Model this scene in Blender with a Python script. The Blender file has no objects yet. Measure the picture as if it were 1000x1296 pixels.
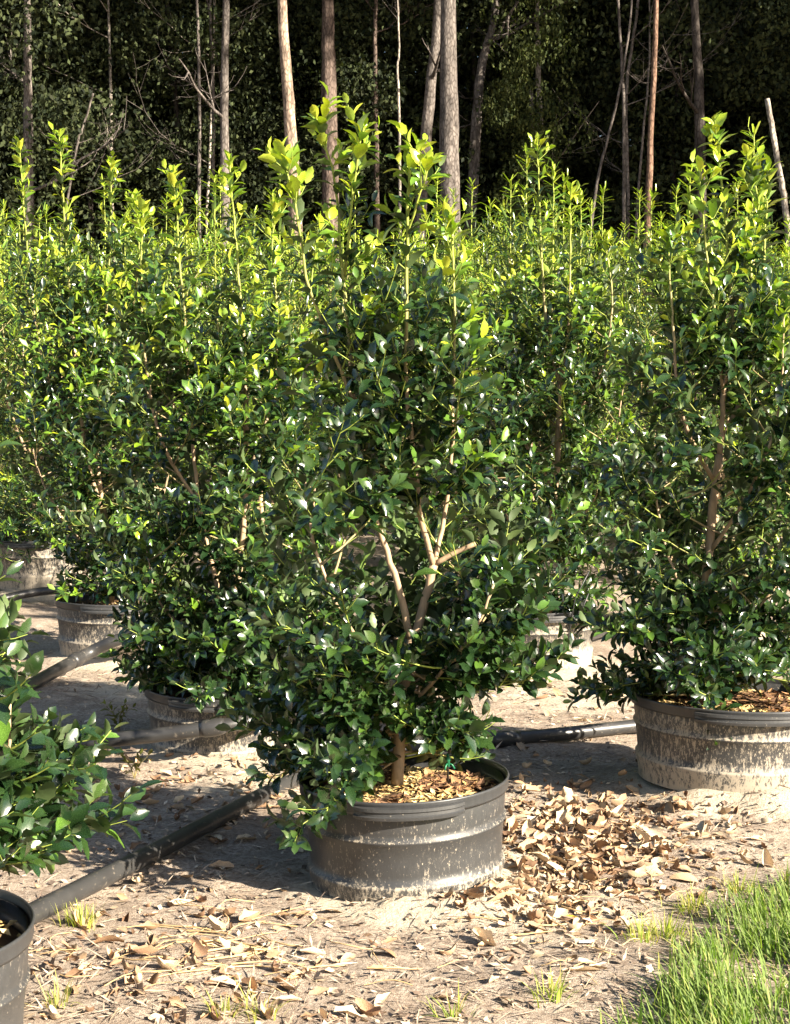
import bpy, math, random
import numpy as np

# ------------------------------------------------------------------ camera, sky, sun, exposure
scene = bpy.context.scene
col = scene.collection
R = math.radians
EYE = 1.43
PITCH = math.atan(144 / 2000)            # horizon sits above the middle of the frame
cam_d = bpy.data.cameras.new('camera')
cam = bpy.data.objects.new('camera', cam_d)
col.objects.link(cam)
cam.location = (0, 0, EYE)
cam.rotation_euler = (math.pi / 2 - PITCH, 0, 0)
cam_d.sensor_fit = 'HORIZONTAL'
cam_d.sensor_width = 36
cam_d.lens = 72
cam_d.clip_end = 500
scene.camera = cam

SUN_EL, SUN_ROT = 27, 124                # elevation, bearing clockwise from the view direction
world = bpy.data.worlds.new('World')
scene.world = world
world.use_nodes = True
wn = world.node_tree
sky = wn.nodes.new('ShaderNodeTexSky')
sky.sky_type = 'NISHITA'
sky.sun_disc = False
sky.sun_elevation = R(SUN_EL)
sky.sun_rotation = R(SUN_ROT)
sky.air_density = 1.0
sky.dust_density = 1.5
wn.links.new(sky.outputs[0], wn.nodes['Background'].inputs[0])
wn.nodes['Background'].inputs[1].default_value = 0.055
sun_d = bpy.data.lights.new('sun', 'SUN')
sun = bpy.data.objects.new('sun', sun_d)
col.objects.link(sun)
sun_d.energy = 5.0
sun_d.angle = R(0.55)
sun_d.color = (1.0, 0.90, 0.74)
sun.rotation_euler = (R(90 - SUN_EL), 0, R(180 - SUN_ROT))
sun.location = (6, -4, 9)
scene.view_settings.view_transform = 'Standard'
scene.view_settings.look = 'None'
scene.view_settings.gamma = 1.0
scene.view_settings.use_curve_mapping = False
scene.view_settings.exposure = 2.0
scene.render.engine = 'CYCLES'
cy = scene.cycles
cy.max_bounces = 6
cy.diffuse_bounces = 3
cy.glossy_bounces = 2
cy.transmission_bounces = 3
cy.transparent_max_bounces = 4
cy.caustics_reflective = False
cy.caustics_refractive = False
cy.sample_clamp_indirect = 4.0
cy.use_denoising = True

# ------------------------------------------------------------------ helpers
rng = np.random.default_rng(11)
random.seed(5)


def at(x, y, Y):
    """point at distance Y in front of the camera that the photograph shows at pixel x, y"""
    u, v = (x - 500) / 2000, (648 - y) / 2000
    c, s = math.cos(PITCH), math.sin(PITCH)
    d = np.array([u, c + v * s, -s + v * c])
    return d * (Y / d[1]) + np.array([0, 0, EYE])


def project(P):
    P = np.asarray(P, float) - np.array([0, 0, EYE])
    c, s = math.cos(PITCH), math.sin(PITCH)
    dep = P[..., 1] * c - P[..., 2] * s
    up = P[..., 1] * s + P[..., 2] * c
    return 500 + 2000 * P[..., 0] / dep, 648 - 2000 * up / dep, dep


def _hash(i, j, k):
    h = (i * 374761393 + j * 668265263 + k * 974634541) & 0x7fffffff
    h = ((h ^ (h >> 13)) * 1274126177) & 0x7fffffff
    return ((h ^ (h >> 16)) & 0xffff) / 65535.0


def vnoise(x, y, seed=0):
    x = np.asarray(x, float); y = np.asarray(y, float)
    i = np.floor(x).astype(np.int64); j = np.floor(y).astype(np.int64)
    f = x - i; g = y - j
    f = f * f * (3 - 2 * f); g = g * g * (3 - 2 * g)
    a = _hash(i, j, seed); b = _hash(i + 1, j, seed)
    c = _hash(i, j + 1, seed); d = _hash(i + 1, j + 1, seed)
    return (a + (b - a) * f) * (1 - g) + (c + (d - c) * f) * g - 0.5


MOUNDS = []       # (x, y, radius, height) of sand washed up round each pot


def hgt(x, y):
    x = np.asarray(x, float); y = np.asarray(y, float)
    t = np.clip(y - 9.0, 0, 16)
    z = 0.058 * t * t / (t + 1.0)
    near = np.clip((30 - y) / 8, 0, 1)
    z = z + near * (0.035 * vnoise(x / .55, y / .55, 1) + 0.022 * vnoise(x / .19, y / .19, 2)
                    + 0.012 * vnoise(x / .07, y / .07, 3))
    for mx, my, mr, mh in MOUNDS:
        d = np.hypot(x - mx, y - my)
        z = z + mh * np.exp(-np.clip(d - mr, 0, None) ** 2 / .016) * (.75 + .5 * vnoise(x / .14, y / .14, 9))
    return z


def hz(x, y):
    return float(hgt(np.array([x]), np.array([y]))[0])


def tag(o, label=None, cat=None, group=None, kind=None):
    if label: o['label'] = label
    if cat: o['category'] = cat
    if group: o['group'] = group
    if kind: o['kind'] = kind
    return o


def obj(name, me, parent=None, loc=None):
    o = bpy.data.objects.new(name, me)
    col.objects.link(o)
    if parent is not None: o.parent = parent
    if loc is not None: o.location = loc
    return o


def mesh_np(name, V, faces, mat, tint=None, smooth=True):
    """faces: list of (n,k) integer arrays"""
    me = bpy.data.meshes.new(name)
    V = np.asarray(V, np.float32)
    me.vertices.add(len(V))
    me.vertices.foreach_set('co', V.ravel())
    faces = [np.asarray(f, np.int32) for f in faces if len(f)]
    loops = np.concatenate([f.ravel() for f in faces])
    sizes = np.concatenate([np.full(len(f), f.shape[1], np.int32) for f in faces])
    starts = np.concatenate([[0], np.cumsum(sizes)[:-1]]).astype(np.int32)
    me.loops.add(len(loops))
    me.loops.foreach_set('vertex_index', loops)
    me.polygons.add(len(sizes))
    me.polygons.foreach_set('loop_start', starts)
    me.polygons.foreach_set('use_smooth', np.full(len(sizes), smooth, bool))
    if tint is not None:
        tint = np.asarray(tint, np.float32)
        a = me.attributes.new('tint', 'FLOAT_COLOR', 'POINT')
        full = np.ones((len(V), 4), np.float32); full[:, :3] = tint
        a.data.foreach_set('color', full.ravel())
    me.materials.append(mat)
    me.update(calc_edges=True)
    return me


class Bag:
    """collects vertices, faces and tints for one mesh"""
    def __init__(s): s.V, s.F, s.T, s.n = [], [], [], 0
    def add(s, V, faces, tint=(1, 1, 1)):
        V = np.asarray(V, float)
        s.V.append(V)
        s.T.append(np.broadcast_to(np.asarray(tint, float), (len(V), 3)))
        for f in faces: s.F.append(np.asarray(f, np.int64) + s.n)
        s.n += len(V)
    def mesh(s, name, mat, smooth=True):
        by = {}
        for f in s.F: by.setdefault(f.shape[1], []).append(f)
        return mesh_np(name, np.concatenate(s.V), [np.concatenate(v) for v in by.values()], mat,
                       np.concatenate(s.T), smooth)


def norm(a):
    return a / np.maximum(np.linalg.norm(a, axis=-1, keepdims=True), 1e-9)


def smooth_line(P, n):
    P = np.asarray(P, float)
    m = len(P)
    Q = np.vstack([2 * P[0] - P[1], P, 2 * P[-1] - P[-2]])
    t = np.linspace(0, m - 1, n)
    i = np.minimum(t.astype(int), m - 2); f = (t - i)[:, None]
    a, b, c, d = Q[i], Q[i + 1], Q[i + 2], Q[i + 3]
    return .5 * (2 * b + (c - a) * f + (2 * a - 5 * b + 4 * c - d) * f * f + (3 * b - a - 3 * c + d) * f ** 3)


def tube(bag, P, r, k=6, tint=(1, 1, 1), cap=True, rough=0.0):
    P = np.asarray(P, float); n = len(P)
    r = np.broadcast_to(np.asarray(r, float), (n,))
    T = norm(np.gradient(P, axis=0))
    ref = np.where(np.abs(T[:, 2:3]) > .9, np.array([[0, 1., 0]]), np.array([[0, 0, 1.]]))
    if np.abs(T[:, 2]).max() > .9 and np.abs(T[:, 2]).min() < .95:
        ref = np.broadcast_to(norm(np.array([[.3, 1., .2]])), T.shape)
    E = norm(np.cross(T, ref)); B = np.cross(T, E)
    a = np.arange(k) * 2 * math.pi / k
    rr = r[:, None] * (1 + rough * (rng.random((n, k)) - .5))
    V = P[:, None] + rr[..., None] * (np.cos(a)[None, :, None] * E[:, None] + np.sin(a)[None, :, None] * B[:, None])
    V = V.reshape(-1, 3)
    i = np.arange(n - 1)[:, None] * k; j = np.arange(k)[None]; j2 = (j + 1) % k
    F = np.stack([i + j, i + j2, i + k + j2, i + k + j], -1).reshape(-1, 4)
    tt = np.asarray(tint, float)
    if tt.ndim == 2: tt = np.repeat(tt, k, 0)
    faces = [F]
    if cap:
        faces += [np.arange(k)[None, ::-1], (np.arange(k) + (n - 1) * k)[None]]
    bag.add(V, faces, tt)


def lathe(bag, prof, k=72, tint=(1, 1, 1), a0=0, a1=2 * math.pi, wob=None):
    prof = np.asarray(prof, float); n = len(prof)
    full = abs(a1 - a0 - 2 * math.pi) < 1e-6
    a = np.linspace(a0, a1, k, endpoint=not full)
    V = np.stack([prof[:, None, 0] * np.cos(a), prof[:, None, 0] * np.sin(a),
                  np.broadcast_to(prof[:, None, 1], (n, k))], -1)
    if wob is not None: V = wob(V)
    V = V.reshape(-1, 3)
    m = k if full else k - 1
    i = np.arange(n - 1)[:, None] * k; j = np.arange(m)[None]; j2 = (j + 1) % k
    bag.add(V, [np.stack([i + j, i + j2, i + k + j2, i + k + j], -1).reshape(-1, 4)], tint)


# ------------------------------------------------------------------ materials
def material(name):
    m = bpy.data.materials.new(name)
    m.use_nodes = True
    nt = m.node_tree
    return m, nt, nt.nodes['Principled BSDF'], nt.nodes['Material Output']


def N(nt, kind, **kw):
    n = nt.nodes.new('ShaderNode' + kind)
    for k, v in kw.items():
        if k.startswith('i_'):
            key = k[2:]
            n.inputs[int(key) if key.isdigit() else key.replace('_', ' ')].default_value = v
        else: setattr(n, k, v)
    return n


def noise(nt, scale, detail=4, rough=.55, vec=None, coord='Object', stretch=None):
    t = N(nt, 'TexNoise', i_Scale=scale, i_Detail=detail, i_Roughness=rough)
    if vec is None:
        vec = N(nt, 'TexCoord').outputs[coord]
    if stretch:
        mp = N(nt, 'Mapping'); mp.inputs['Scale'].default_value = stretch
        nt.links.new(vec, mp.inputs[0]); vec = mp.outputs[0]
    nt.links.new(vec, t.inputs['Vector'])
    return t.outputs['Fac']


def ramp(nt, fac, stops):
    r = N(nt, 'ValToRGB')
    el = r.color_ramp.elements
    while len(el) < len(stops): el.new(0.5)
    for e, (p, c) in zip(el, stops):
        e.position = p
        e.color = (*c, 1) if len(c) == 3 else c
    nt.links.new(fac, r.inputs[0])
    return r.outputs[0]


def mixc(nt, fac, a, b, mode='MIX'):
    m = N(nt, 'Mix', data_type='RGBA', blend_type=mode)
    for s, v in ((0, fac), (6, a), (7, b)):
        if hasattr(v, 'type') and hasattr(v, 'links'): nt.links.new(v, m.inputs[s])
        else: m.inputs[s].default_value = v if s == 0 or len(v) == 4 else (*v, 1)
    return m.outputs[2]


def math_(nt, op, a, b=None, clamp=False):
    m = N(nt, 'Math', operation=op, use_clamp=clamp)
    for s, v in ((0, a), (1, b)):
        if v is None: continue
        if hasattr(v, 'links'): nt.links.new(v, m.inputs[s])
        else: m.inputs[s].default_value = v
    return m.outputs[0]


def bump(nt, bsdf, height, strength=.4, dist=.01):
    b = N(nt, 'Bump', i_Strength=strength, i_Distance=dist)
    nt.links.new(height, b.inputs['Height'])
    nt.links.new(b.outputs[0], bsdf.inputs['Normal'])


def leaf_material(name, rough, transl, spec=.5, back=1.35, coat=0.0):
    m, nt, b, out = material(name)
    at_ = N(nt, 'Attribute', attribute_name='tint')
    geo = N(nt, 'NewGeometry')
    c = at_.outputs['Color']
    nz = noise(nt, 22, 3)
    c = mixc(nt, 1.0, c, ramp(nt, nz, [(.3, (.72, .74, .72)), (.7, (1.25, 1.22, 1.1))]), 'MULTIPLY')
    pale = mixc(nt, 1.0, c, (back * 1.1, back, back * .9), 'MULTIPLY')
    pale = mixc(nt, .25, pale, (.16, .2, .09))
    cc = mixc(nt, geo.outputs['Backfacing'], c, pale)
    nt.links.new(cc, b.inputs['Base Color'])
    rr = math_(nt, 'ADD', math_(nt, 'MULTIPLY', geo.outputs['Backfacing'], .3), math_(nt, 'ADD', rough - .12, math_(nt, 'MULTIPLY', nz, .24)))
    nt.links.new(rr, b.inputs['Roughness'])
    b.inputs['Specular IOR Level'].default_value = spec
    b.inputs['Coat Weight'].default_value = coat
    b.inputs['Coat Roughness'].default_value = .18
    tr = N(nt, 'BsdfTranslucent')
    nt.links.new(mixc(nt, 1.0, c, (1.8, 2.0, .7), 'MULTIPLY'), tr.inputs[0])
    mx = N(nt, 'MixShader', i_0=transl)
    nt.links.new(b.outputs[0], mx.inputs[1]); nt.links.new(tr.outputs[0], mx.inputs[2])
    nt.links.new(mx.outputs[0], out.inputs[0])
    return m


M = {}
M['holly'] = leaf_material('glossy_holly_leaf', .26, .15, .6, coat=.3)
M['forest_leaf'] = leaf_material('forest_leaf', .65, .18, .12)
M['grass'] = leaf_material('grass_blade', .45, .35, .4, back=1.1)


def tint_material(name, rough, nscale, lo, hi, bstr=.3, spec=.3, stretch=None, bdist=.004):
    m, nt, b, out = material(name)
    at_ = N(nt, 'Attribute', attribute_name='tint')
    nz = noise(nt, nscale, 5, stretch=stretch)
    c = mixc(nt, 1.0, at_.outputs['Color'], ramp(nt, nz, [(.28, lo), (.72, hi)]), 'MULTIPLY')
    nt.links.new(c, b.inputs['Base Color'])
    b.inputs['Roughness'].default_value = rough
    b.inputs['Specular IOR Level'].default_value = spec
    bump(nt, b, nz, bstr, bdist)
    return m


M['holly_bark'] = tint_material('holly_bark', .6, 60, (.6, .6, .6), (1.25, 1.2, 1.15), .3, .35, (1, 1, .35))
M['pine_bark'] = tint_material('forest_bark', .9, 14, (.35, .34, .34), (1.5, 1.45, 1.4), .9, .15, (1, 1, .3), .03)
nt = M['pine_bark'].node_tree            # bark plates with dark cracks between
bs = nt.nodes['Principled BSDF']
vo = N(nt, 'TexVoronoi', feature='DISTANCE_TO_EDGE', i_Scale=24.0)
mp = N(nt, 'Mapping'); mp.inputs['Scale'].default_value = (1, 1, .42)
nt.links.new(N(nt, 'TexCoord').outputs['Object'], mp.inputs[0]); nt.links.new(mp.outputs[0], vo.inputs['Vector'])
old = bs.inputs['Base Color'].links[0].from_socket
nt.links.new(mixc(nt, 1.0, old, ramp(nt, vo.outputs['Distance'], [(0, (.5, .48, .47)), (.2, (1.1, 1.1, 1.1))]), 'MULTIPLY'), bs.inputs['Base Color'])
M['dry'] = tint_material('dry_leaf', .7, 40, (.6, .56, .5), (1.3, 1.25, 1.2), .4, .25)
M['bits'] = tint_material('litter_bits', .8, 60, (.7, .68, .66), (1.25, 1.22, 1.2), .2, .2)


def pot_material():
    m, nt, b, out = material('black_nursery_plastic')
    tc = N(nt, 'TexCoord').outputs['Object']
    at_ = N(nt, 'Attribute', attribute_name='tint')
    # tint.r = grey of the plastic, tint.g = how much washed-up sand clings there
    sep = N(nt, 'SeparateColor'); nt.links.new(at_.outputs['Color'], sep.inputs[0])
    streak = noise(nt, 75, 6, .8, tc, stretch=(1, 1, .34))
    fleck = noise(nt, 140, 4, .7, tc, stretch=(1, 1, .5))
    patch = noise(nt, 5, 3, .5, tc)
    g = math_(nt, 'ADD', math_(nt, 'SUBTRACT', sep.outputs[1], .06), math_(nt, 'MULTIPLY', math_(nt, 'SUBTRACT', patch, .5), .5))
    k1 = math_(nt, 'MULTIPLY', math_(nt, 'SUBTRACT', streak, math_(nt, 'SUBTRACT', .74, math_(nt, 'MULTIPLY', g, .36))), 12, True)
    k2 = math_(nt, 'MULTIPLY', math_(nt, 'SUBTRACT', fleck, math_(nt, 'SUBTRACT', .70, math_(nt, 'MULTIPLY', g, .22))), 12, True)
    k = math_(nt, 'MAXIMUM', k1, k2)
    film = math_(nt, 'MULTIPLY', math_(nt, 'MULTIPLY', g, patch), .16, True)
    base = mixc(nt, 1.0, (.036, .037, .039), ramp(nt, streak, [(.3, (.8, .8, .8)), (.7, (1.2, 1.2, 1.2))]), 'MULTIPLY')
    base = mixc(nt, film, base, (.26, .23, .19))
    c = mixc(nt, math_(nt, 'MULTIPLY', k, .85), base, (.40, .34, .26))
    nt.links.new(c, b.inputs['Base Color'])
    r = math_(nt, 'ADD', .40, math_(nt, 'MULTIPLY', k, .45))
    nt.links.new(r, b.inputs['Roughness'])
    b.inputs['Specular IOR Level'].default_value = .5
    bump(nt, b, math_(nt, 'ADD', k, math_(nt, 'MULTIPLY', fleck, .3)), .35, .002)
    return m


M['pot'] = pot_material()


def pipe_material():
    m, nt, b, out = material('black_poly_pipe')
    n1 = noise(nt, 9, 5, .6)
    n2 = noise(nt, 60, 3, .6)
    c = ramp(nt, n1, [(.3, (.026, .025, .025)), (.62, (.04, .039, .038)), (.85, (.13, .11, .09))])
    c = mixc(nt, ramp(nt, n2, [(.62, (0, 0, 0)), (.74, (.4, .4, .4))]), c, (.3, .25, .19))
    nt.links.new(c, b.inputs['Base Color'])
    b.inputs['Roughness'].default_value = .38
    bump(nt, b, n2, .15, .002)
    return m


M['pipe'] = pipe_material()


def plain(name, c, rough=.5, ns=40):
    m, nt, b, out = material(name)
    nz = noise(nt, ns, 3)
    nt.links.new(mixc(nt, 1.0, c, ramp(nt, nz, [(.3, (.75, .75, .75)), (.7, (1.2, 1.2, 1.2))]), 'MULTIPLY'), b.inputs['Base Color'])
    b.inputs['Roughness'].default_value = rough
    return m


M['green_plastic'] = plain('green_plastic', (.015, .15, .07), .4)
M['black_plastic'] = plain('black_plastic', (.02, .02, .02), .4)
M['white_tag'] = plain('white_plastic', (.8, .8, .78), .4)


def ground_material():
    m, nt, b, out = material('sandy_soil')
    tc = N(nt, 'TexCoord').outputs['Object']
    big = noise(nt, 1.3, 4, .55, tc)
    mid = noise(nt, 9, 5, .6, tc)
    fine = noise(nt, 70, 5, .7, tc)
    grain = noise(nt, 260, 3, .7, tc)
    needles = noise(nt, 60, 4, .6, tc, stretch=(1, 4.5, 1))
    sand = ramp(nt, mid, [(.25, (.34, .27, .21)), (.5, (.49, .40, .315)), (.75, (.61, .52, .425))])
    c = mixc(nt, ramp(nt, fine, [(.35, (.75, .75, .75)), (.55, (0, 0, 0))]), sand, (.15, .10, .07))
    c = mixc(nt, ramp(nt, needles, [(.54, (0, 0, 0)), (.66, (.7, .7, .7))]), c, (.34, .25, .18))
    c = mixc(nt, ramp(nt, big, [(.5, (0, 0, 0)), (.72, (.55, .55, .55))]), c, (.20, .14, .10))
    c = mixc(nt, 1.0, c, ramp(nt, grain, [(.3, (.7, .7, .7)), (.7, (1.3, 1.3, 1.3))]), 'MULTIPLY')
    # pale washed sand near the pots carries tint.r
    at_ = N(nt, 'Attribute', attribute_name='tint')
    sep = N(nt, 'SeparateColor'); nt.links.new(at_.outputs['Color'], sep.inputs[0])
    k = math_(nt, 'MULTIPLY', math_(nt, 'SUBTRACT', math_(nt, 'ADD', sep.outputs[0], math_(nt, 'MULTIPLY', mid, .9)), .75), 3.5, True)
    pale = mixc(nt, 1.0, (.62, .53, .41), ramp(nt, fine, [(.3, (.72, .71, .7)), (.7, (1.15, 1.15, 1.15))]), 'MULTIPLY')
    c = mixc(nt, k, c, pale)
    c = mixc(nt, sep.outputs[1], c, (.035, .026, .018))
    nt.links.new(c, b.inputs['Base Color'])
    b.inputs['Roughness'].default_value = .95
    b.inputs['Specular IOR Level'].default_value = .15
    h = math_(nt, 'ADD', math_(nt, 'MULTIPLY', fine, 1.0), math_(nt, 'MULTIPLY', grain, .5))
    h = math_(nt, 'ADD', h, math_(nt, 'MULTIPLY', needles, .5))
    bump(nt, b, h, .9, .02)
    return m


M['ground'] = ground_material()

# ------------------------------------------------------------------ where the pots stand  (x, y, rim radius, height, tilt)
POTS = {
    'A': dict(p=at(515, 985, 4.65)[:2], r=.316, h=.35, tilt=(0.5, -1.6), seed=1),
    'B': dict(p=at(931, 880, 5.75)[:2], r=.385, h=.31, tilt=(-.5, .6), seed=2),
    'C': dict(p=at(283, 868, 6.45)[:2], r=.325, h=.30, tilt=(.6, .8), seed=3),
    'D': dict(p=at(140, 760, 8.7)[:2], r=.31, h=.30, tilt=(0, 1), seed=4),
    'F': dict(p=at(676, 768, 8.4)[:2], r=.34, h=.32, tilt=(0, -.8), seed=5),
    'E': dict(p=at(46, 682, 11.0)[:2], r=.33, h=.34, tilt=(0, 0), seed=6),
    'G': dict(p=at(-150, 1175, 3.2)[:2], r=.31, h=.36, tilt=(0, .5), seed=7),
    'H': dict(p=at(330, 716, 10.3)[:2], r=.31, h=.32, tilt=(0, .5), seed=8),
    'I': dict(p=at(905, 742, 9.3)[:2], r=.33, h=.32, tilt=(.5, 0), seed=9),
}
RIM_PX = {'A': (513, 981, 4.65), 'B': (931, 877, 5.75), 'C': (283, 866, 6.45), 'D': (140, 757, 8.7), 'F': (676, 766, 8.4), 'E': (46, 680, 11.0),
          'G': (-150, 1172, 3.2), 'H': (330, 714, 10.3), 'I': (905, 740, 9.3)}
for k, q in POTS.items():
    q['z0'] = float(at(*RIM_PX[k])[2]) - q['h']
for k, q in POTS.items():
    if k in 'AB': MOUNDS.append((q['p'][0] + .17, q['p'][1] - q['r'] * .72, .06, .045))
    MOUNDS.append((q['p'][0] + .02, q['p'][1] - .02, q['r'] * .86, max(.02, q['z0'] - hz(*q['p']) + .03)))
# ------------------------------------------------------------------ ground
def axis(parts):
    out = [np.array([parts[0][0]])]
    for a, b, s in parts:
        out.append(np.linspace(a, b, max(1, int(round((b - a) / s))) + 1)[1:])
    return np.concatenate(out)


gx = axis([(-140, -40, 20), (-40, -8, 4), (-8, -2.6, .3), (-2.6, 2.6, .022), (2.6, 8, .3), (8, 40, 4), (40, 140, 20)])
gy = axis([(-60, -4, 8), (-4, 2.8, .4), (2.8, 8.2, .022), (8.2, 13, .05), (13, 30, .5), (30, 60, 3), (60, 180, 20)])
GX, GY = np.meshgrid(gx, gy)
GZ = hgt(GX, GY)
pale = np.zeros_like(GX)
for k, q in POTS.items():
    d = np.hypot(GX - q['p'][0] - .08, GY - q['p'][1] + .06) - q['r'] * .9
    pale = np.maximum(pale, np.exp(-np.clip(d, 0, None) ** 2 / .03) * .75)
for (sx, sy, sr, sa) in ((.95, 7.6, .6, .7), (-.5, 5.75, .35, .65), (-1.25, 7.7, .5, .65), (.62, 4.35, .35, .5), (.35, 4.25, .3, .55), (1.2, 4.9, .4, .45)):
    pale = np.maximum(pale, sa * np.exp(-((GX - sx) ** 2 + (GY - sy) ** 2) / sr ** 2))
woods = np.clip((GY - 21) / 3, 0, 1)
nx, ny = len(gx), len(gy)
i = np.arange(ny - 1)[:, None] * nx; j = np.arange(nx - 1)[None]
F = np.stack([i + j, i + j + 1, i + nx + j + 1, i + nx + j], -1).reshape(-1, 4)
V = np.stack([GX, GY, GZ], -1).reshape(-1, 3)
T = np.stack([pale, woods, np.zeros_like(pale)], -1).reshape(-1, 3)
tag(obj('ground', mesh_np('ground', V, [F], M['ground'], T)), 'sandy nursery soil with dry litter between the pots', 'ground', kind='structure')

# ------------------------------------------------------------------ leaves
def leaf_template(stations, ratio, fold, curl, teeth, seed, base=.5):
    r = np.random.default_rng(seed)
    V = [(0, 0, 0)]
    ts = np.linspace(.07, .93, stations)
    for q, t in enumerate(ts):
        w = ratio * .5 * (math.sin(math.pi * t ** .92)) ** .72
        ty = t
        if teeth and q % 2 == 1:
            w *= 1.0 + teeth; ty = t + .02
        elif teeth:
            w *= 1.0 - teeth * .55
        zc = -curl * t * t + .05 * math.sin(math.pi * t)
        wav = .018 * (r.random(2) - .5) * 2 * (1 if stations > 4 else 0)
        V += [(-w, ty, zc + fold * w + wav[0]), (0, t, zc), (w, ty, zc + fold * w + wav[1])]
    V.append((0, 1.03, -curl * 1.05))
    V = np.array(V)
    tri, quad = [], []
    tri += [(0, 2, 1), (0, 3, 2)]
    for q in range(stations - 1):
        a = 1 + 3 * q
        quad += [(a, a + 1, a + 4, a + 3), (a + 1, a + 2, a + 5, a + 4)]
    a = 1 + 3 * (stations - 1); tip = len(V) - 1
    tri += [(a, a + 1, tip), (a + 1, a + 2, tip)]
    return V, np.array(tri), np.array(quad).reshape(-1, 4)


def templates(stations, teeth, n, seed):
    r = np.random.default_rng(seed)
    return [leaf_template(stations, .42 + .12 * r.random(), .22 + .38 * r.random(), .02 + .28 * r.random(),
                          teeth * (.4 + .9 * r.random()), seed + q) for q in range(n)]


TPL = {'near': templates(7, .13, 8, 20), 'semi': templates(5, .11, 8, 30), 'mid': templates(3, 0, 6, 40), 'far': templates(2, 0, 5, 60)}


def leaf_mesh(name, pos, D, Nn, size, tint, tpls, mat, ids=None):
    n = len(pos)
    X = norm(np.cross(D, Nn)); Z = np.cross(X, D)
    if ids is None: ids = rng.integers(0, len(tpls), n)
    base = np.stack([t[0] for t in tpls])[ids]
    nv = base.shape[1]
    V = pos[:, None] + size[:, None, None] * (base[..., 0:1] * X[:, None] + base[..., 1:2] * D[:, None] + base[..., 2:3] * Z[:, None])
    off = (np.arange(n) * nv)[:, None, None]
    tri = (tpls[0][1][None] + off).reshape(-1, 3)
    quad = (tpls[0][2][None] + off).reshape(-1, 4)
    return mesh_np(name, V.reshape(-1, 3), [tri, quad], mat, np.repeat(tint, nv, 0))


OLD = np.array([[.011, .029, .010], [.016, .039, .0125], [.025, .055, .0145], [.041, .080, .018]])
NEW = np.array([[.19, .30, .020], [.28, .37, .023], [.38, .43, .028], [.23, .34, .021]])
PAL = np.concatenate([OLD, [[.08, .16, .025], [.12, .22, .025]], NEW])


class Shrub:
    """collects one holly's leaves, twigs and stems in the plant's own coordinates"""
    def __init__(s, seed, leaf=.078):
        s.r = np.random.default_rng(seed)
        s.P, s.D, s.N, s.S, s.A = [], [], [], [], []
        s.twigs = Bag()
        s.stems = []          # (name, Bag)
        s.leaf = leaf

    def leaves_along(s, P, spacing, start, ang, lsize, young, upbias=.55, tipn=6):
        """P polyline; leaves spiral along it from fraction start to its tip"""
        r = s.r
        seg = np.linalg.norm(np.diff(P, axis=0), axis=1)
        L = np.concatenate([[0], np.cumsum(seg)])
        tot = L[-1]
        n = max(3, int(tot * (1 - start) / spacing))
        u = np.linspace(start * tot, tot, n) + (r.random(n) - .5) * spacing * .5
        u = np.clip(u, 0, tot)
        pos = np.stack([np.interp(u, L, P[:, c]) for c in range(3)], -1)
        T = norm(np.gradient(P, axis=0))
        tg = norm(np.stack([np.interp(u, L, T[:, c]) for c in range(3)], -1))
        ref = np.where(np.abs(tg[:, 2:3]) > .85, np.array([[1., 0, 0]]), np.array([[0, 0, 1.]]))
        e1 = norm(np.cross(tg, ref)); e2 = np.cross(tg, e1)
        phi = r.random() * 6.28 + np.arange(n) * 2.4 + (r.random(n) - .5) * .7
        rad = np.cos(phi)[:, None] * e1 + np.sin(phi)[:, None] * e2
        k = np.arange(n)[::-1]                      # 0 at the tip
        a = ang * (.78 + .44 * r.random(n))
        a = np.where(k < tipn, a * np.minimum(1, .5 + .09 * k), a)
        d = rad * np.sin(a)[:, None] + tg * np.cos(a)[:, None]
        nn = tg * np.sin(a)[:, None] - rad * np.cos(a)[:, None]
        d = norm(d + (r.random((n, 3)) - .5) * .35)
        nn = nn + np.array([0, 0, upbias]) + (r.random((n, 3)) - .5) * .55
        nn = norm(nn - (nn * d).sum(1, keepdims=True) * d)
        sz = lsize * (.72 + .5 * r.random(n))
        sz = np.where(k < 3, sz * (.72 + .1 * k), sz)
        # youth: 0 old leaf .. 1 fresh tip leaf
        age = np.clip(r.normal(.17, .12, n), 0, .42)
        age = np.where(k < tipn, np.maximum(age, young * (1.08 - .85 * k / max(tipn, 1)) + r.normal(0, .06, n)), age)
        s.P.append(pos + d * .006); s.D.append(d); s.N.append(nn); s.S.append(sz); s.A.append(np.clip(age, 0, 1))

    def finish(s):
        s.P, s.D, s.N = map(np.concatenate, (s.P, s.D, s.N))
        s.S, s.A = np.concatenate(s.S), np.concatenate(s.A)
        n = len(s.P)
        s.pal = np.clip((s.A * 10 + s.r.normal(0, .5, n)), 0, 9.4).astype(int)
        s.tint = PAL[s.pal] * (.85 + .3 * s.r.random((n, 1)))

    def keep(s, m):
        s.P, s.D, s.N, s.S, s.A, s.pal, s.tint = [a[m] for a in (s.P, s.D, s.N, s.S, s.A, s.pal, s.tint)]


WOOD = np.array([.40, .29, .185]); GREY = np.array([.30, .24, .17]); LIME = np.array([.30, .36, .06]); TWIG = np.array([.26, .33, .06])


def stem_tint(z, top, woody):
    t = np.clip((z - woody) / (top * .25), 0, 1)[:, None]
    g = np.clip(1 - z / .35, 0, 1)[:, None]
    return (WOOD * (1 - g) + GREY * g) * (1 - t) + LIME * t


SKIRT = ((26, 0, 3.14, .07, .45, -2, .28, .55), (10, 0, 3.14, .05, .2, -9, .3, .5))


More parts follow.
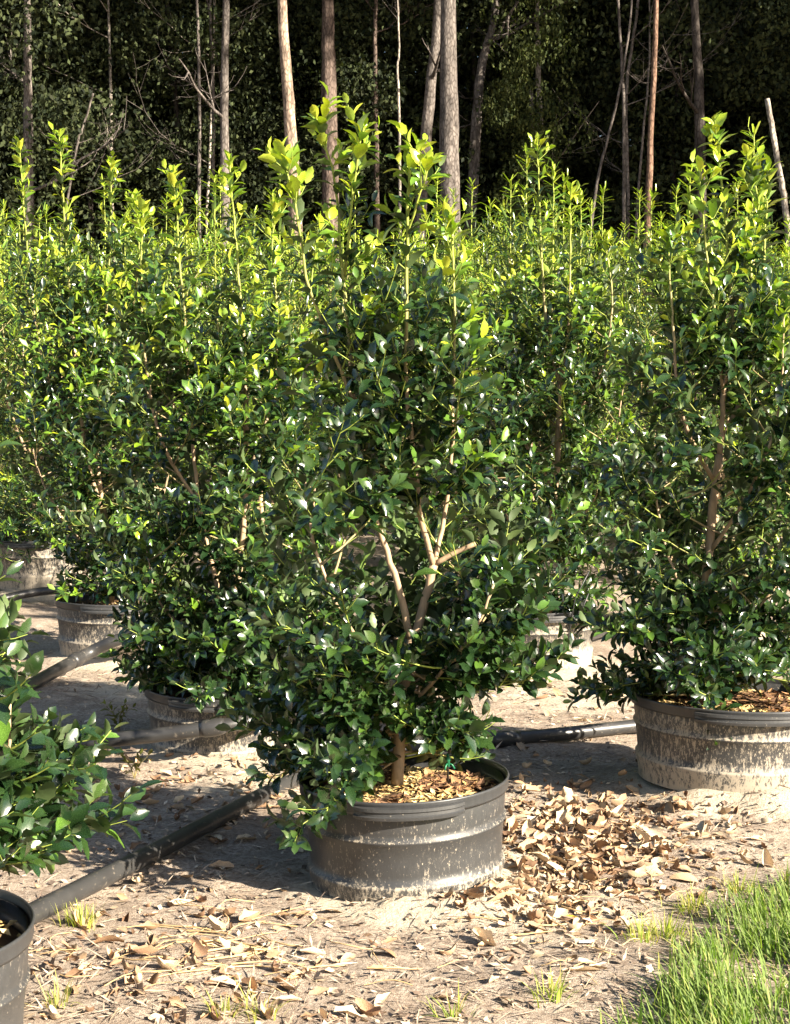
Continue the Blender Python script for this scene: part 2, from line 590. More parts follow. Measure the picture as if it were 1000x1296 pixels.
def grow(seed, leaders, profile, leaf=.078, spacing=.019, lat_step=.045, young=.85, low_young=.2, woody=1.0, lod='near', subs=True, stubs=(), skirts=SKIRT, airy=.62, caps=(), base=(0, 0, 0), lead=1.2):
    """leaders: list of (polyline, r0, r1, leafy_from, name); profile: [(z, radius)] of the crown"""
    s = Shrub(seed, leaf)
    r = s.r
    pz = np.array([p[0] for p in profile]); pr = np.array([p[1] for p in profile])
    top = max(l[0][-1][2] for l in leaders)
    ga = r.random() * 6.28

    def side(b, out, el, reach, bend, rel):
        d0 = out * math.cos(el) + np.array([0, 0, math.sin(el)])
        tt = np.linspace(0, 1, 7)[:, None]
        sag = np.array([0, 0, 1.]) * bend * reach
        sway = np.array([-out[1], out[0], 0]) * r.normal(0, .12) * reach
        TP = b + d0 * reach * tt + (sag + sway) * tt ** 2
        if caps:
            X, Y, Z = project(TP + np.asarray(base))
            for (x0, y0), (x1, y1), w, dep in caps:
                a = np.array([x1 - x0, y1 - y0], float)
                t = np.clip(((X - x0) * a[0] + (Y - y0) * a[1]) / (a @ a), 0, 1)
                if ((np.hypot(X - x0 - t * a[0], Y - y0 - t * a[1]) < w * .8) & (Z < dep - .03)).any(): return
        twc = TWIG * (.8 + .4 * r.random())
        tube(s.twigs, TP, np.linspace(.0021 + .004 * reach, .0013, 7), 4, np.linspace(WOOD * .8 if reach > .3 else twc, twc, 7), cap=False)
        yo = low_young + (young - low_young) * np.clip((rel - .25) / .5, 0, 1)
        yo = yo * (1 if r.random() < .22 + .7 * rel else .25)
        s.leaves_along(TP, spacing, .08 if reach < .2 else .28, 1.1, leaf * (.85 + .2 * r.random()), yo, .6)
        if subs and reach > .13:
            m = int(reach / .058 + r.random())
            for q in range(m):
                f = .25 + .7 * (q + r.random()) / m
                o = np.array([np.interp(f, tt[:, 0], TP[:, c]) for c in range(3)])
                sd = 1 if q % 2 else -1
                dd = norm(d0 + np.array([-out[1], out[0], 0]) * sd * (.7 + .5 * r.random()) + np.array([0, 0, r.normal(.2, .3)]))
                sl = (.07 + .12 * r.random()) * (1.1 - .5 * f)
                t5 = np.linspace(0, 1, 4)[:, None]
                SP = o + dd * sl * t5 + np.array([0, 0, .25]) * sl * t5 ** 2
                tube(s.twigs, SP, np.linspace(.0022, .0012, 4), 3, twc, cap=False)
                s.leaves_along(SP, spacing * .95, .1, 1.05, leaf * (.8 + .2 * r.random()), yo * (.6 + .5 * r.random()), .6, 5)

    for P, r0, r1, leafy, name in leaders:
        P = np.asarray(P, float)
        ln = np.linalg.norm(np.diff(P, axis=0), axis=1).sum()
        n = max(8, int(ln / .05))
        Q = smooth_line(P, n)
        Q[1:-1] += (r.random((n - 2, 3)) - .5) * .006
        t = np.linspace(0, 1, n)
        bag = Bag()
        tube(bag, Q, .8 * (r0 + (r1 - r0) * t ** .85), 8 if lod in ('near', 'semi') else 5, stem_tint(Q[:, 2], top, woody), rough=.08)
        s.stems.append((name, bag))
        # leaves straight on the leader
        zf = np.searchsorted(Q[:, 2], leafy)
        if zf < n - 3:
            yl = young if Q[-1, 2] > .55 * top else low_young
            s.leaves_along(Q[zf:], spacing * lead, 0, 1.1, leaf * 1.05, yl, .25, 12)
            if lod != 'far' and Q[-1, 2] > .55 * top:
                for q in range(3):
                    az = r.random() * 6.28
                    bb = Q[max(zf, n - 2 - int(q * 1.2))]
                    side(bb, np.array([math.cos(az), math.sin(az), 0]), R(r.normal(48, 10)), .045 + .05 * r.random(), .2, 1.0)
            s.leaves_along(Q[-3:], spacing * .55, .1, 1.15, leaf * .9, yl, .2, 8)
        # side branches
        L = np.concatenate([[0], np.cumsum(np.linalg.norm(np.diff(Q, axis=0), axis=1))])
        u = .03
        while u < L[-1] - .02:
            b = np.array([np.interp(u, L, Q[:, c]) for c in range(3)])
            rel = b[2] / top
            own = u / L[-1] if b[2] > .5 * top else 0     # how near to this leader's own tip
            u += lat_step * (.6 + .8 * r.random()) * (1 if rel < airy else 1.5)
            if name == 'trunk' and b[2] < .06: continue
            ga += 2.4 + r.normal(0, .35)
            out = np.array([math.cos(ga), math.sin(ga), 0])
            rad = np.interp(b[2], pz, pr)
            reach = rad * (.55 + .55 * r.random()) - b[:2] @ out[:2]
            cap = np.interp(rel, [.3, airy - .08, airy + .08, .85, 1.0], [.6, .34, .15, .085, .06])
            if own > .8: cap *= .75
            reach = min(reach, cap * (.7 + .5 * r.random()))
            if reach < .045: continue
            el = R(8 + 38 * rel + r.normal(0, 10)) if rel > .12 else R(r.normal(2, 12))
            bend = .22 + .2 * r.random() if rel > .2 else r.normal(.0, .12)
            if own > .85: el = max(el, R(40))
            side(b, out, el, reach, bend, rel)
    for cnt, azc, azs, z0, z1, elm, l0, l1 in skirts:
        for q in range(cnt):
            az = azc + (r.random() - .5) * 2 * azs
            z = z0 + (z1 - z0) * r.random()
            side(np.array([r.normal(0, .02), r.normal(0, .02), z]), np.array([math.cos(az), math.sin(az), 0]),
                 R(r.normal(elm, 8)), l0 + (l1 - l0) * r.random(), r.normal(.05, .12), z / top)
    for P, r0, r1 in stubs:
        bag = Bag(); Q = smooth_line(P, 6)
        tube(bag, Q, np.linspace(r0, r1, 6), 7, WOOD * .8, rough=.15)
        s.stems.append(('broken_stub', bag))
    s.finish()
    return s


LEAF_LIB = {}


def leaf_lib(pal, tp, lod):
    key = (pal, tp, lod)
    if key not in LEAF_LIB:
        t = TPL[lod][tp]
        LEAF_LIB[key] = mesh_np('leaf', t[0], [t[1], t[2]], M['holly'], np.repeat(PAL[pal][None], len(t[0]), 0))
    return LEAF_LIB[key]


def build_shrub(s, base, label, lod='near', single=300, group=None):
    from mathutils import Matrix
    root = obj('holly_shrub', None, None, base)
    tag(root, label, 'shrub', group)
    for name, bag in s.stems:
        obj(name, bag.mesh(name, M['holly_bark']), root)
    ob = obj('twig_mass', s.twigs.mesh('twig_mass', M['holly_bark']), root); ob['kind'] = 'stuff'
    n = len(s.P)
    ids = s.r.integers(0, len(TPL[lod]), n)
    sel = np.zeros(n, bool)
    if single:
        # the leaves that show: nearest one in each small cell of the view, then the largest of them
        X, Y, Z = project(s.P + s.D * s.S[:, None] * .5 + np.asarray(base))
        ok = (X > 2) & (X < 998) & (Y > 2) & (Y < 1294)
        cell = (X // 7).astype(int) * 1000 + (Y // 7).astype(int)
        order = np.argsort(Z)
        seen = set(); vis = []
        for q in order:
            if not ok[q]: continue
            c = cell[q]
            if c in seen: continue
            seen.update((c, c + 1, c - 1, c + 1000, c - 1000)); vis.append(q)
        vis = np.array(vis, int)
        if len(vis):
            view = norm(np.array([0, 0, EYE]) - (s.P[vis] + np.asarray(base)))
            area = np.abs((s.N[vis] * view).sum(1)) * s.S[vis] ** 2 / Z[vis] ** 2
            vis = vis[np.argsort(-area)][:single]
            sel[vis] = True
        Xa = norm(np.cross(s.D, s.N)); Za = np.cross(Xa, s.D)
        for q in np.nonzero(sel)[0]:
            o = obj('leaf', leaf_lib(int(s.pal[q]), int(ids[q]), lod), root)
            k = s.S[q]
            mt = Matrix(((Xa[q][0] * k, s.D[q][0] * k, Za[q][0] * k, s.P[q][0]),
                         (Xa[q][1] * k, s.D[q][1] * k, Za[q][1] * k, s.P[q][1]),
                         (Xa[q][2] * k, s.D[q][2] * k, Za[q][2] * k, s.P[q][2]), (0, 0, 0, 1)))
            o.matrix_local = mt
    m = ~sel
    fo = obj('foliage', leaf_mesh('foliage', s.P[m], s.D[m], s.N[m], s.S[m], s.tint[m], TPL[lod], M['holly'], ids[m]), root)
    fo['kind'] = 'stuff'
    return root


def px_line(base, pts, d):
    """pixel polyline (x, y, depth offset) into plant coordinates"""
    return [at(x, y, d + o) - np.asarray(base) for x, y, o in pts]


def clear(s, base, caps, p=.9):
    """thin out leaves that stand in front of the bare stretches of stem (pixel capsules at the stem's depth)"""
    X, Y, Z = project(s.P + s.D * s.S[:, None] * .5 + np.asarray(base))
    m = np.ones(len(s.P), bool)
    for (x0, y0), (x1, y1), w, dep in caps:
        a = np.array([x1 - x0, y1 - y0], float); L2 = a @ a
        t = np.clip(((X - x0) * a[0] + (Y - y0) * a[1]) / L2, 0, 1)
        dd = np.hypot(X - x0 - t * a[0], Y - y0 - t * a[1])
        m &= ~((dd < w) & (Z < dep) & (s.r.random(len(m)) < p))
    s.keep(m)


def soil_pos(k):
    q = POTS[k]
    return np.array([q['p'][0], q['p'][1], q['z0'] + q['h'] - .06])


# --- main shrub
bA = soil_pos('A') + np.array([-.025, 0, 0])
ld = [
    (px_line(bA, [(503, 992, 0), (509, 900, .0), (523, 803, .0)], 4.65), .024, .019, 9, 'trunk'),
    (px_line(bA, [(520, 808, 0), (505, 745, -.02), (487, 690, -.02), (472, 640, .0), (455, 540, .02), (445, 460, .05), (432, 320, .06), (424, 230, .08), (400, 148, .07)], 4.65), .015, .0035, 1.1, 'branch'),
    (px_line(bA, [(524, 808, 0), (538, 760, .02), (549, 715, .03)], 4.65), .018, .016, 9, 'branch'),
    (px_line(bA, [(549, 718, .03), (532, 650, .0), (522, 560, -.02), (514, 480, -.03), (515, 330, -.05), (518, 230, -.05), (528, 185, -.04)], 4.65), .0125, .004, 1.15, 'branch'),
    (px_line(bA, [(549, 716, .03), (563, 655, .08), (572, 570, .06), (575, 450, .05), (573, 350, .05), (570, 280, .04)], 4.65), .0105, .0035, 1.15, 'branch'),
    (px_line(bA, [(452, 520, .02), (415, 430, -.06), (388, 350, -.1), (376, 270, -.1), (358, 195, -.08)], 4.65), .008, .003, 1.1, 'branch'),
    (px_line(bA, [(436, 350, .06), (446, 260, .02), (452, 200, .0), (461, 162, .0)], 4.65), .006, .003, 1.2, 'branch'),
    (px_line(bA, [(515, 300, -.05), (530, 250, -.1), (545, 205, -.12)], 4.65), .005, .003, 1.2, 'branch'),
    (px_line(bA, [(480, 850, -.02), (440, 790, -.2), (400, 700, -.22), (385, 600, -.2)], 4.65), .009, .004, .3, 'branch'),
    (px_line(bA, [(510, 880, .0), (570, 820, .15), (620, 760, .2), (640, 690, .22)], 4.65), .009, .004, .3, 'branch'),
    (px_line(bA, [(508, 905, .0), (560, 850, -.2), (600, 800, -.28), (625, 740, -.3)], 4.65), .008, .004, .3, 'branch'),
]
profA = [(0, .40), (.12, .46), (.35, .48), (.55, .42), (.8, .32), (1.1, .28), (1.35, .25), (1.55, .19), (1.75, .13), (2.1, .07)]
capsA = [((510, 780), (485, 690), 15, 4.70), ((530, 785), (549, 718), 15, 4.70), ((549, 715), (533, 660), 13, 4.72), ((551, 710), (565, 665), 9, 4.75),
               ((500, 985), (503, 950), 15, 4.70), ((552, 714), (602, 688), 12, 4.70),
               ((600, 985), (540, 990), 38, 4.9), ((500, 1020), (640, 1010), 30, 4.9), ((640, 900), (720, 960), 40, 5.3)]
sA = grow(101, ld, profA, .063, .0150, .037, .95, .25, 1.15, caps=capsA, base=bA, skirts=((15, 3.3, .9, .08, .32, -7, .34, .54), (12, .1, .8, .24, .5, 2, .3, .5), (12, -1.6, .8, .13, .35, -5, .2, .36), (9, .0, .7, .1, .22, 6, .25, .4), (10, 1.6, .9, .1, .4, 0, .3, .5)),
          stubs=[(px_line(bA, [(550, 714, .03), (575, 700, .03), (602, 688, .02)], 4.65), .009, .007)])
clear(sA, bA, capsA, .80)
clear(sA, bA, [((515, 270), (514, 500), 9, 4.62), ((574, 310), (574, 560), 8, 4.72), ((430, 250), (445, 470), 8, 4.72), ((380, 290), (400, 400), 7, 4.6)], .8)
build_shrub(sA, bA, 'big holly shrub with a forked bare trunk, in the black pot before the long pipe')

# --- right-hand shrub
bB = soil_pos('B') + np.array([-.10, 0.02, 0])
dB = 5.75
ld = [
    (px_line(bB, [(890, 885, 0), (893, 780, .0), (897, 690, 0), (911, 575, 0)], dB), .026, .018, 9, 'trunk'),
    (px_line(bB, [(911, 578, 0), (916, 500, 0), (928, 430, .02), (922, 330, .03), (915, 240, .03), (904, 162, .03)], dB), .014, .0035, 1.2, 'branch'),
    (px_line(bB, [(905, 610, 0), (868, 540, -.1), (856, 470, -.12), (850, 380, -.12), (845, 295, -.1)], dB), .011, .0035, 1.1, 'branch'),
    (px_line(bB, [(913, 560, 0), (945, 480, .05), (962, 380, .06), (968, 300, .06), (975, 215, .06)], dB), .011, .0035, 1.1, 'branch'),
    (px_line(bB, [(916, 500, 0), (905, 400, -.1), (893, 300, -.12), (886, 215, -.12)], dB), .008, .003, 1.2, 'branch'),
    (px_line(bB, [(897, 700, 0), (950, 620, -.15), (985, 520, -.18), (992, 400, -.18)], dB), .010, .0035, 1.0, 'branch'),
    (px_line(bB, [(893, 800, 0), (860, 740, -.15), (835, 660, -.15), (825, 560, -.12)], dB), .009, .004, .4, 'branch'),
    (px_line(bB, [(893, 830, 0), (960, 770, -.1), (1010, 690, -.1), (1020, 600, -.1)], dB), .009, .004, .4, 'branch'),
    (px_line(bB, [(925, 330, .03), (960, 270, -.02), (948, 200, -.02)], dB), .005, .003, 1.2, 'branch'),
]
profB = [(0, .40), (.15, .47), (.4, .52), (.8, .46), (1.2, .38), (1.5, .30), (1.75, .2), (2.0, .13), (2.3, .07)]
capsB = [((897, 690), (910, 575), 10, 5.8), ((911, 575), (916, 500), 8, 5.8), ((980, 875), (950, 885), 22, 5.75)]
sB = grow(202, ld, profB, .065, .0158, .039, .88, .22, 1.25, caps=capsB, base=bB, lod='semi')
clear(sB, bB, capsB, .9)
clear(sB, bB, [((917, 260), (926, 420), 7, 5.8), ((850, 370), (857, 480), 7, 5.7), ((893, 300), (902, 390), 6, 5.7)], .75)
build_shrub(sB, bB, 'holly shrub in the wide sand-caked pot at the far end of the near pipe', lod='semi')

# --- shrub behind the main one, left
bC = soil_pos('C') + np.array([.02, 0, 0])
dC = 6.45
ld = [
    (px_line(bC, [(288, 880, 0), (295, 790, 0), (304, 710, 0)], dC), .024, .018, 9, 'trunk'),
    (px_line(bC, [(304, 715, 0), (311, 610, 0), (311, 500, 0), (306, 400, 0), (298, 300, .02), (291, 205, .02)], dC), .016, .0035, 1.25, 'branch'),
    (px_line(bC, [(292, 800, 0), (272, 730, -.05), (252, 640, -.05), (244, 555, -.05), (236, 440, -.05), (228, 330, -.05), (220, 220, -.05)], dC), .015, .0035, 1.25, 'branch'),
    (px_line(bC, [(308, 620, 0), (340, 520, .08), (352, 420, .1), (345, 320, .1), (350, 260, .1)], dC), .010, .0035, 1.1, 'branch'),
    (px_line(bC, [(252, 640, -.05), (205, 560, -.1), (185, 460, -.12), (178, 340, -.12), (182, 265, -.12)], dC), .010, .0035, 1.0, 'branch'),
    (px_line(bC, [(290, 840, 0), (350, 770, -.1), (390, 700, -.12), (400, 600, -.1)], dC), .009, .004, .3, 'branch'),
    (px_line(bC, [(290, 840, 0), (240, 800, -.12), (200, 760, -.16), (185, 690, -.16)], dC), .009, .004, .3, 'branch'),
]
profC = [(0, .42), (.15, .50), (.4, .54), (.8, .52), (1.2, .46), (1.5, .34), (1.8, .22), (2.1, .09), (2.4, .06)]
capsC = [((305, 700), (311, 610), 7, 6.45), ((311, 560), (311, 490), 6, 6.45), ((255, 635), (245, 570), 6, 6.45)]
sC = grow(303, ld, profC, .065, .0160, .039, .95, .5, 1.3, caps=capsC, base=bC, lod='semi')
clear(sC, bC, capsC, .75)
clear(sC, bC, [((295, 250), (306, 400), 6, 6.5), ((225, 280), (236, 430), 6, 6.45)], .5)
build_shrub(sC, bC, 'holly shrub with upright bare tan stems, in the pot behind the second pipe', lod='semi')

# --- shrub at the left, further back
bD = soil_pos('D')
dD = 8.7
ld = [
    (px_line(bD, [(140, 765, 0), (142, 700, 0), (130, 640, 0)], dD), .028, .02, 9, 'trunk'),
    (px_line(bD, [(130, 645, 0), (122, 560, 0), (126, 470, 0), (138, 350, 0), (141, 205, 0)], dD), .018, .004, 1.3, 'branch'),
    (px_line(bD, [(130, 650, 0), (108, 570, -.1), (95, 450, -.12), (84, 320, -.12), (75, 170, -.12)], dD), .017, .004, 1.3, 'branch'),
    (px_line(bD, [(108, 570, -.1), (60, 480, -.1), (38, 350, -.1), (25, 182, -.1)], dD), .014, .004, 1.2, 'branch'),
    (px_line(bD, [(126, 480, 0), (165, 400, .1), (176, 320, .1), (172, 250, .1)], dD), .011, .004, 1.2, 'branch'),
    (px_line(bD, [(140, 720, 0), (90, 670, -.15), (50, 600, -.15), (30, 500, -.15)], dD), .012, .004, .3, 'branch'),
    (px_line(bD, [(140, 720, 0), (190, 670, -.12), (215, 590, -.12), (220, 500, -.1)], dD), .012, .004, .3, 'branch'),
]
profD = [(0, .26), (.2, .34), (.5, .42), (1.0, .52), (1.5, .45), (1.9, .32), (2.2, .2), (2.5, .1), (2.8, .07)]
sD = grow(404, ld, profD, .070, .0185, .044, .95, .6, 1.4, lod='mid', skirts=((20, 0, 3.14, .1, .45, 4, .2, .36), (10, .2, .9, .1, .4, 0, .3, .5)))
clear(sD, bD, [((140, 690), (128, 620), 6, 8.75)], .8)
build_shrub(sD, bD, 'tall holly shrub with three lime spires in the low pot under a slanting pipe', lod='mid')

# --- shrub right of the main one, further back
bF = soil_pos('F')
dF = 8.4
ld = [
    (px_line(bF, [(676, 775, 0), (684, 700, 0), (703, 620, 0), (709, 480, 0)], dF), .026, .018, 9, 'trunk'),
    (px_line(bF, [(709, 485, 0), (695, 440, 0), (686, 340, 0), (683, 250, 0), (680, 180, 0)], dF), .016, .004, 1.3, 'branch'),
    (px_line(bF, [(709, 490, 0), (718, 420, -.05), (722, 320, -.05), (722, 238, -.05)], dF), .014, .004, 1.3, 'branch'),
    (px_line(bF, [(703, 620, 0), (655, 540, .1), (645, 430, .12), (650, 330, .12)], dF), .013, .004, 1.1, 'branch'),
    (px_line(bF, [(706, 560, 0), (760, 470, -.1), (775, 380, -.1), (765, 300, -.1)], dF), .013, .004, 1.1, 'branch'),
    (px_line(bF, [(684, 710, 0), (640, 650, -.12), (620, 560, -.12), (612, 450, -.1)], dF), .012, .004, .3, 'branch'),
    (px_line(bF, [(684, 710, 0), (740, 650, -.12), (775, 580, -.12), (790, 480, -.1)], dF), .012, .004, .3, 'branch'),
]
profF = [(0, .38), (.2, .5), (.5, .58), (1.0, .54), (1.5, .42), (1.8, .30), (2.1, .16), (2.4, .09), (2.7, .06)]
sF = grow(505, ld, profF, .070, .0185, .044, .92, .5, 1.45, lod='mid')
clear(sF, bF, [((684, 260), (688, 400), 5, 8.4), ((722, 270), (720, 420), 5, 8.4), ((706, 600), (709, 475), 8, 8.45), ((686, 690), (697, 650), 7, 8.45)], .85)
build_shrub(sF, bF, 'holly shrub with one long bare stem and two spires, behind the big forked shrub', lod='mid')

# --- nearest shrub, mostly out of the frame at the left
bG = soil_pos('G')
ld = [
    ([(0, 0, 0), (.01, 0, .15), (0, 0, .3)], .022, .018, 9, 'trunk'),
    ([(0, 0, .28), (.03, .02, .6), (.06, .04, 1.1), (.05, .03, 1.6), (.06, .02, 1.85)], .015, .004, 1.0, 'branch'),
    ([(0, 0, .3), (-.1, .06, .7), (-.14, .08, 1.2), (-.12, .06, 1.7)], .014, .004, 1.0, 'branch'),
    ([(0, 0, .15), (.16, -.05, .26), (.28, -.08, .42), (.30, -.1, .56)], .009, .004, .2, 'branch'),
    ([(0, 0, .1), (.14, .1, .16), (.26, .14, .26), (.30, .16, .36)], .009, .004, .1, 'branch'),
    ([(0, 0, .12), (.05, -.16, .2), (.1, -.26, .32), (.1, -.3, .45)], .009, .004, .2, 'branch'),
]
profG = [(0, .40), (.1, .46), (.3, .47), (.5, .40), (.62, .27), (.8, .24), (1.1, .23), (1.4, .20), (1.7, .12)]
sG = grow(606, ld, profG, .070, .0175, .042, .85, .12, 1.0, airy=.36, skirts=((26, 0, 3.14, .16, .42, -2, .28, .48), (10, .2, 1.0, .12, .25, 0, .3, .46)), caps=[((-90, 1150), (150, 1150), 50, 9)], base=bG)
X, Y, Z = project(sG.P + sG.D * sG.S[:, None] + bG)
sG.keep(~((X > -70) & (Y > 1108)))
build_shrub(sG, bG, 'leafy holly shrub beside the grey pot at the lower end of the near pipe')

# ------------------------------------------------------------------ the rows behind: four plants copied with their parts
protos = []
for v in range(5):
    r = np.random.default_rng(900 + v)
    top = 2.35
    lds = [([(0, 0, 0), (.01, .01, .2), (r.normal(0, .03), 0, .45)], .024, .018, 9, 'trunk')]
    nl = 3 + v % 2
    fork = lds[0][0][-1]
    for q in range(nl):
        a = q * 6.28 / nl + r.random() * .8
        sp = .12 + .18 * r.random()
        h = top * (.78 + .22 * r.random()) if q else top
        lds.append(([fork, (fork[0] + math.cos(a) * sp * .7, math.sin(a) * sp * .7, .95),
                     (math.cos(a) * sp, math.sin(a) * sp, 1.45), (math.cos(a) * sp * 1.05, math.sin(a) * sp * 1.05, h)], .014, .004, 1.1, 'branch'))
    prof = [(0, .34), (.2, .5), (.5, .58), (1.0, .54), (1.4, .44), (1.7, .33), (1.95, .22), (2.2, .12), (2.4, .07)]
    s = grow(1000 + v, lds, prof, .078, .0235, .055, .95, .8, 1.2, lod='far', airy=.74, lead=.75)
    stem = Bag()
    for nme, bg in s.stems:
        for Vv in [1]: stem.V += bg.V; stem.T += bg.T; stem.F += [f + stem.n for f in bg.F]; stem.n += bg.n
    protos.append((stem.mesh('trunk', M['holly_bark']),
                   s.twigs.mesh('twig_mass', M['holly_bark']),
                   leaf_mesh('foliage', s.P, s.D, s.N, s.S, s.tint, TPL['far'], M['holly'])))


def row_shrub(x, y, k, scale, rot, label, group=None):
    z = hz(x, y) + .26
    root = obj('holly_shrub', None, None, (x, y, z))
    root.scale = (scale, scale, scale * (.96 + .1 * random.random())); root.rotation_euler = (0, 0, rot)
    tag(root, label, 'shrub', group)
    for me, nm in zip(protos[k], ('trunk', 'twig_mass', 'foliage')):
        o = obj(nm, me, root)
        if nm != 'trunk': o['kind'] = 'stuff'
    return root


spots = []
special = {'E': 'holly shrub in the pot beyond the slanting pipe, beside the spired shrub',
           'H': 'holly shrub filling the gap between the forked shrub and the bare-stemmed one',
           'I': 'holly shrub standing behind the wide sand-caked pot'}
for k in 'EHI':
    q = POTS[k]
    spots.append((q['p'][0], q['p'][1], 1.06))
    row_shrub(q['p'][0], q['p'][1], 'EHI'.index(k), 1.06, random.random() * 6, special[k])
taken = [POTS[k]['p'] for k in POTS]
v, w = np.array([1.12, .62]), np.array([-.62, 1.28])
o0 = np.array([.9, 10.6])
cand = []
for a in range(-14, 15):
    for b in range(-3, 12):
        p = o0 + a * v + b * w + np.array([random.uniform(-.15, .15), random.uniform(-.15, .15)])
        if p[1] < 9.3 or p[1] > 19.3 or abs(p[0]) > p[1] * .25 + .9: continue
        if min(np.hypot(*(p - t)) for t in taken) < .95: continue
        cand.append(p)
for q, p in enumerate(sorted(cand, key=lambda c: c[1])):
    far = p[1] > 14
    sc = 1.02 + .16 * random.random() + (.06 if p[1] > 12 else 0)
    row_shrub(p[0], p[1], random.randrange(5), sc, random.random() * 6.28,
              'small-looking holly shrub in the packed back rows before the woods' if far else 'holly shrub in the middle rows behind the potted front shrubs',
              'hollies in the back rows' if far else 'hollies in the middle rows')

# ------------------------------------------------------------------ pots
def build_pot(k, label, shiny=False):
    q = POTS[k]
    r, h = q['r'], q['h']
    rr = np.random.default_rng(q['seed'])
    root = obj('nursery_pot', None, None, (q['p'][0], q['p'][1], q['z0']))
    root.rotation_euler = (R(q['tilt'][0]), R(q['tilt'][1]), rr.random() * .3 - .15)
    tag(root, label, 'plant pot', 'black nursery pots')
    rb = r * .90
    ph = [rr.random() * 6 for _ in range(3)]

    def wob(Vv):
        a = np.arctan2(Vv[..., 1], Vv[..., 0])
        f = 1 + .008 * np.sin(2 * a + ph[0]) + .004 * np.sin(3 * a + ph[1])
        Vv = Vv.copy(); Vv[..., 0] *= f; Vv[..., 1] *= f
        return Vv
    zt = h - .035
    rad = lambda z: rb + (r * .965 - rb) * z / h
    body = Bag()
    z1, z2 = h * .29, h * .67
    prof = [(rad(0), 0, 1.0), (rad(0) + .001, .03, .9), (rad(z1) + .006, z1 - .010, .66), (rad(z1) + .006, z1 - .002, .8), (rad(z1) - .003, z1 + .003, .6),
            (rad(z1 + .03) - .003, z1 + .03, .46), (rad((z1 + z2) / 2) - .003, (z1 + z2) / 2, .42), (rad(z2) - .001, z2 - .014, .42), (rad(z2) + .006, z2 - .008, .2),
            (rad(z2) + .006, z2 - .002, .72), (rad(z2) - .001, z2 + .004, .56), (rad(z2 + .02), z2 + .02, .48), (rad(zt), zt, .44),
            (rad(zt) - .004, zt + .02, .2), (rad(zt) - .006, h - .07, .1), (rad(h * .3) - .006, h * .3, .1)]
    n = len(prof)
    amt = {'B': .24, 'C': .22, 'F': .25, 'D': .2, 'E': .3, 'A': .0, 'G': .0}.get(k, .2)
    pr = np.array([(a, b) for a, b, c in prof])
    # resample so vertical dirt runs read
    lathe(body, pr, 80, wob=wob)
    tt = np.repeat(np.array([[0, min(1, c + amt), 0] for a, b, c in prof]), 80, 0)
    body.T[-1] = tt
    obj('wall', body.mesh('wall', M['pot']), root)
    rim = Bag()
    R0 = r
    pr = [(R0 * .962, h - .036), (R0 * .985, h - .038), (R0 * .992, h - .030), (R0 * .988, h - .010), (R0 * 1.0, h - .004), (R0 * 1.0 - .002, h), (R0 * .985, h + .001), (R0 * .972, h - .004), (R0 * .962, h - .03)]
    lathe(rim, pr, 96, wob=wob)
    rim.T[-1] = np.broadcast_to(np.array([[0, .12 + amt * .4, 0]]), (len(pr) * 96, 3))
    rim_o = obj('rim', rim.mesh('rim', M['pot']), root)
    for side in (0, 1):
        hb = Bag()
        a0 = -math.pi / 2 + side * math.pi + (.05 if k == 'A' else 0)
        n = 26
        aa = np.linspace(a0 - .52, a0 + .52, n)
        e = np.clip(1 - np.abs(np.linspace(-1, 1, n)) ** 6, 0, 1)
        Vv = []
        for ai, ei in zip(aa, e):
            ro = R0 + .002 + .016 * ei
            for (x, z) in ((R0 * .975, h - .012), (ro, h - .013), (ro + .001, h - .022), (ro - .004, h - .026), (ro - .003, h - .034), (ro + .001, h - .037), (ro - .001, h - .046), (R0 * .96, h - .044)):
                Vv.append((x * math.cos(ai), x * math.sin(ai), z))
        kk = 8
        i = np.arange(n - 1)[:, None] * kk; j = np.arange(kk)[None]; j2 = (j + 1) % kk
        hb.add(wob(np.array(Vv)), [np.stack([i + j, i + kk + j, i + kk + j2, i + j2], -1).reshape(-1, 4), np.arange(kk)[None], np.arange(kk)[None, ::-1] + (n - 1) * kk], (0, .22 + amt * .4, 0))
        obj('handle', hb.mesh('handle', M['pot'], smooth=False), rim_o)
    # potting mix and the chips strewn over it
    sb = Bag()
    zs = h - .062
    kk = 48; rings = [0, .15, .3, .45, .6, .75, .88, .985]
    Vv = [(0, 0, zs + .02)]
    for f in rings[1:]:
        for a in np.arange(kk) * 2 * math.pi / kk:
            x, y = f * rad(zs) * .985 * math.cos(a), f * rad(zs) * .985 * math.sin(a)
            Vv.append((x, y, zs + .018 * (1 - f) + .012 * float(vnoise(x * 22 + 50, y * 22 + 50, 7)) * (1 if f < .98 else 0)))
    tri = [(0, 1 + j, 1 + (j + 1) % kk) for j in range(kk)]
    quad = [(1 + q2 * kk + j, 1 + (q2 + 1) * kk + j, 1 + (q2 + 1) * kk + (j + 1) % kk, 1 + q2 * kk + (j + 1) % kk) for q2 in range(len(rings) - 2) for j in range(kk)]
    sb.add(Vv, [np.array(tri), np.array(quad)], (.10, .065, .04))
    mix_o = obj('potting_mix', sb.mesh('potting_mix', M['bits']), root)
    ch = Bag()
    nchip = 2400 if k in 'AB' else 500
    cols = np.array([[.58, .43, .19], [.48, .33, .14], [.27, .15, .075], [.13, .075, .045], [.4, .22, .11], [.66, .52, .28]])
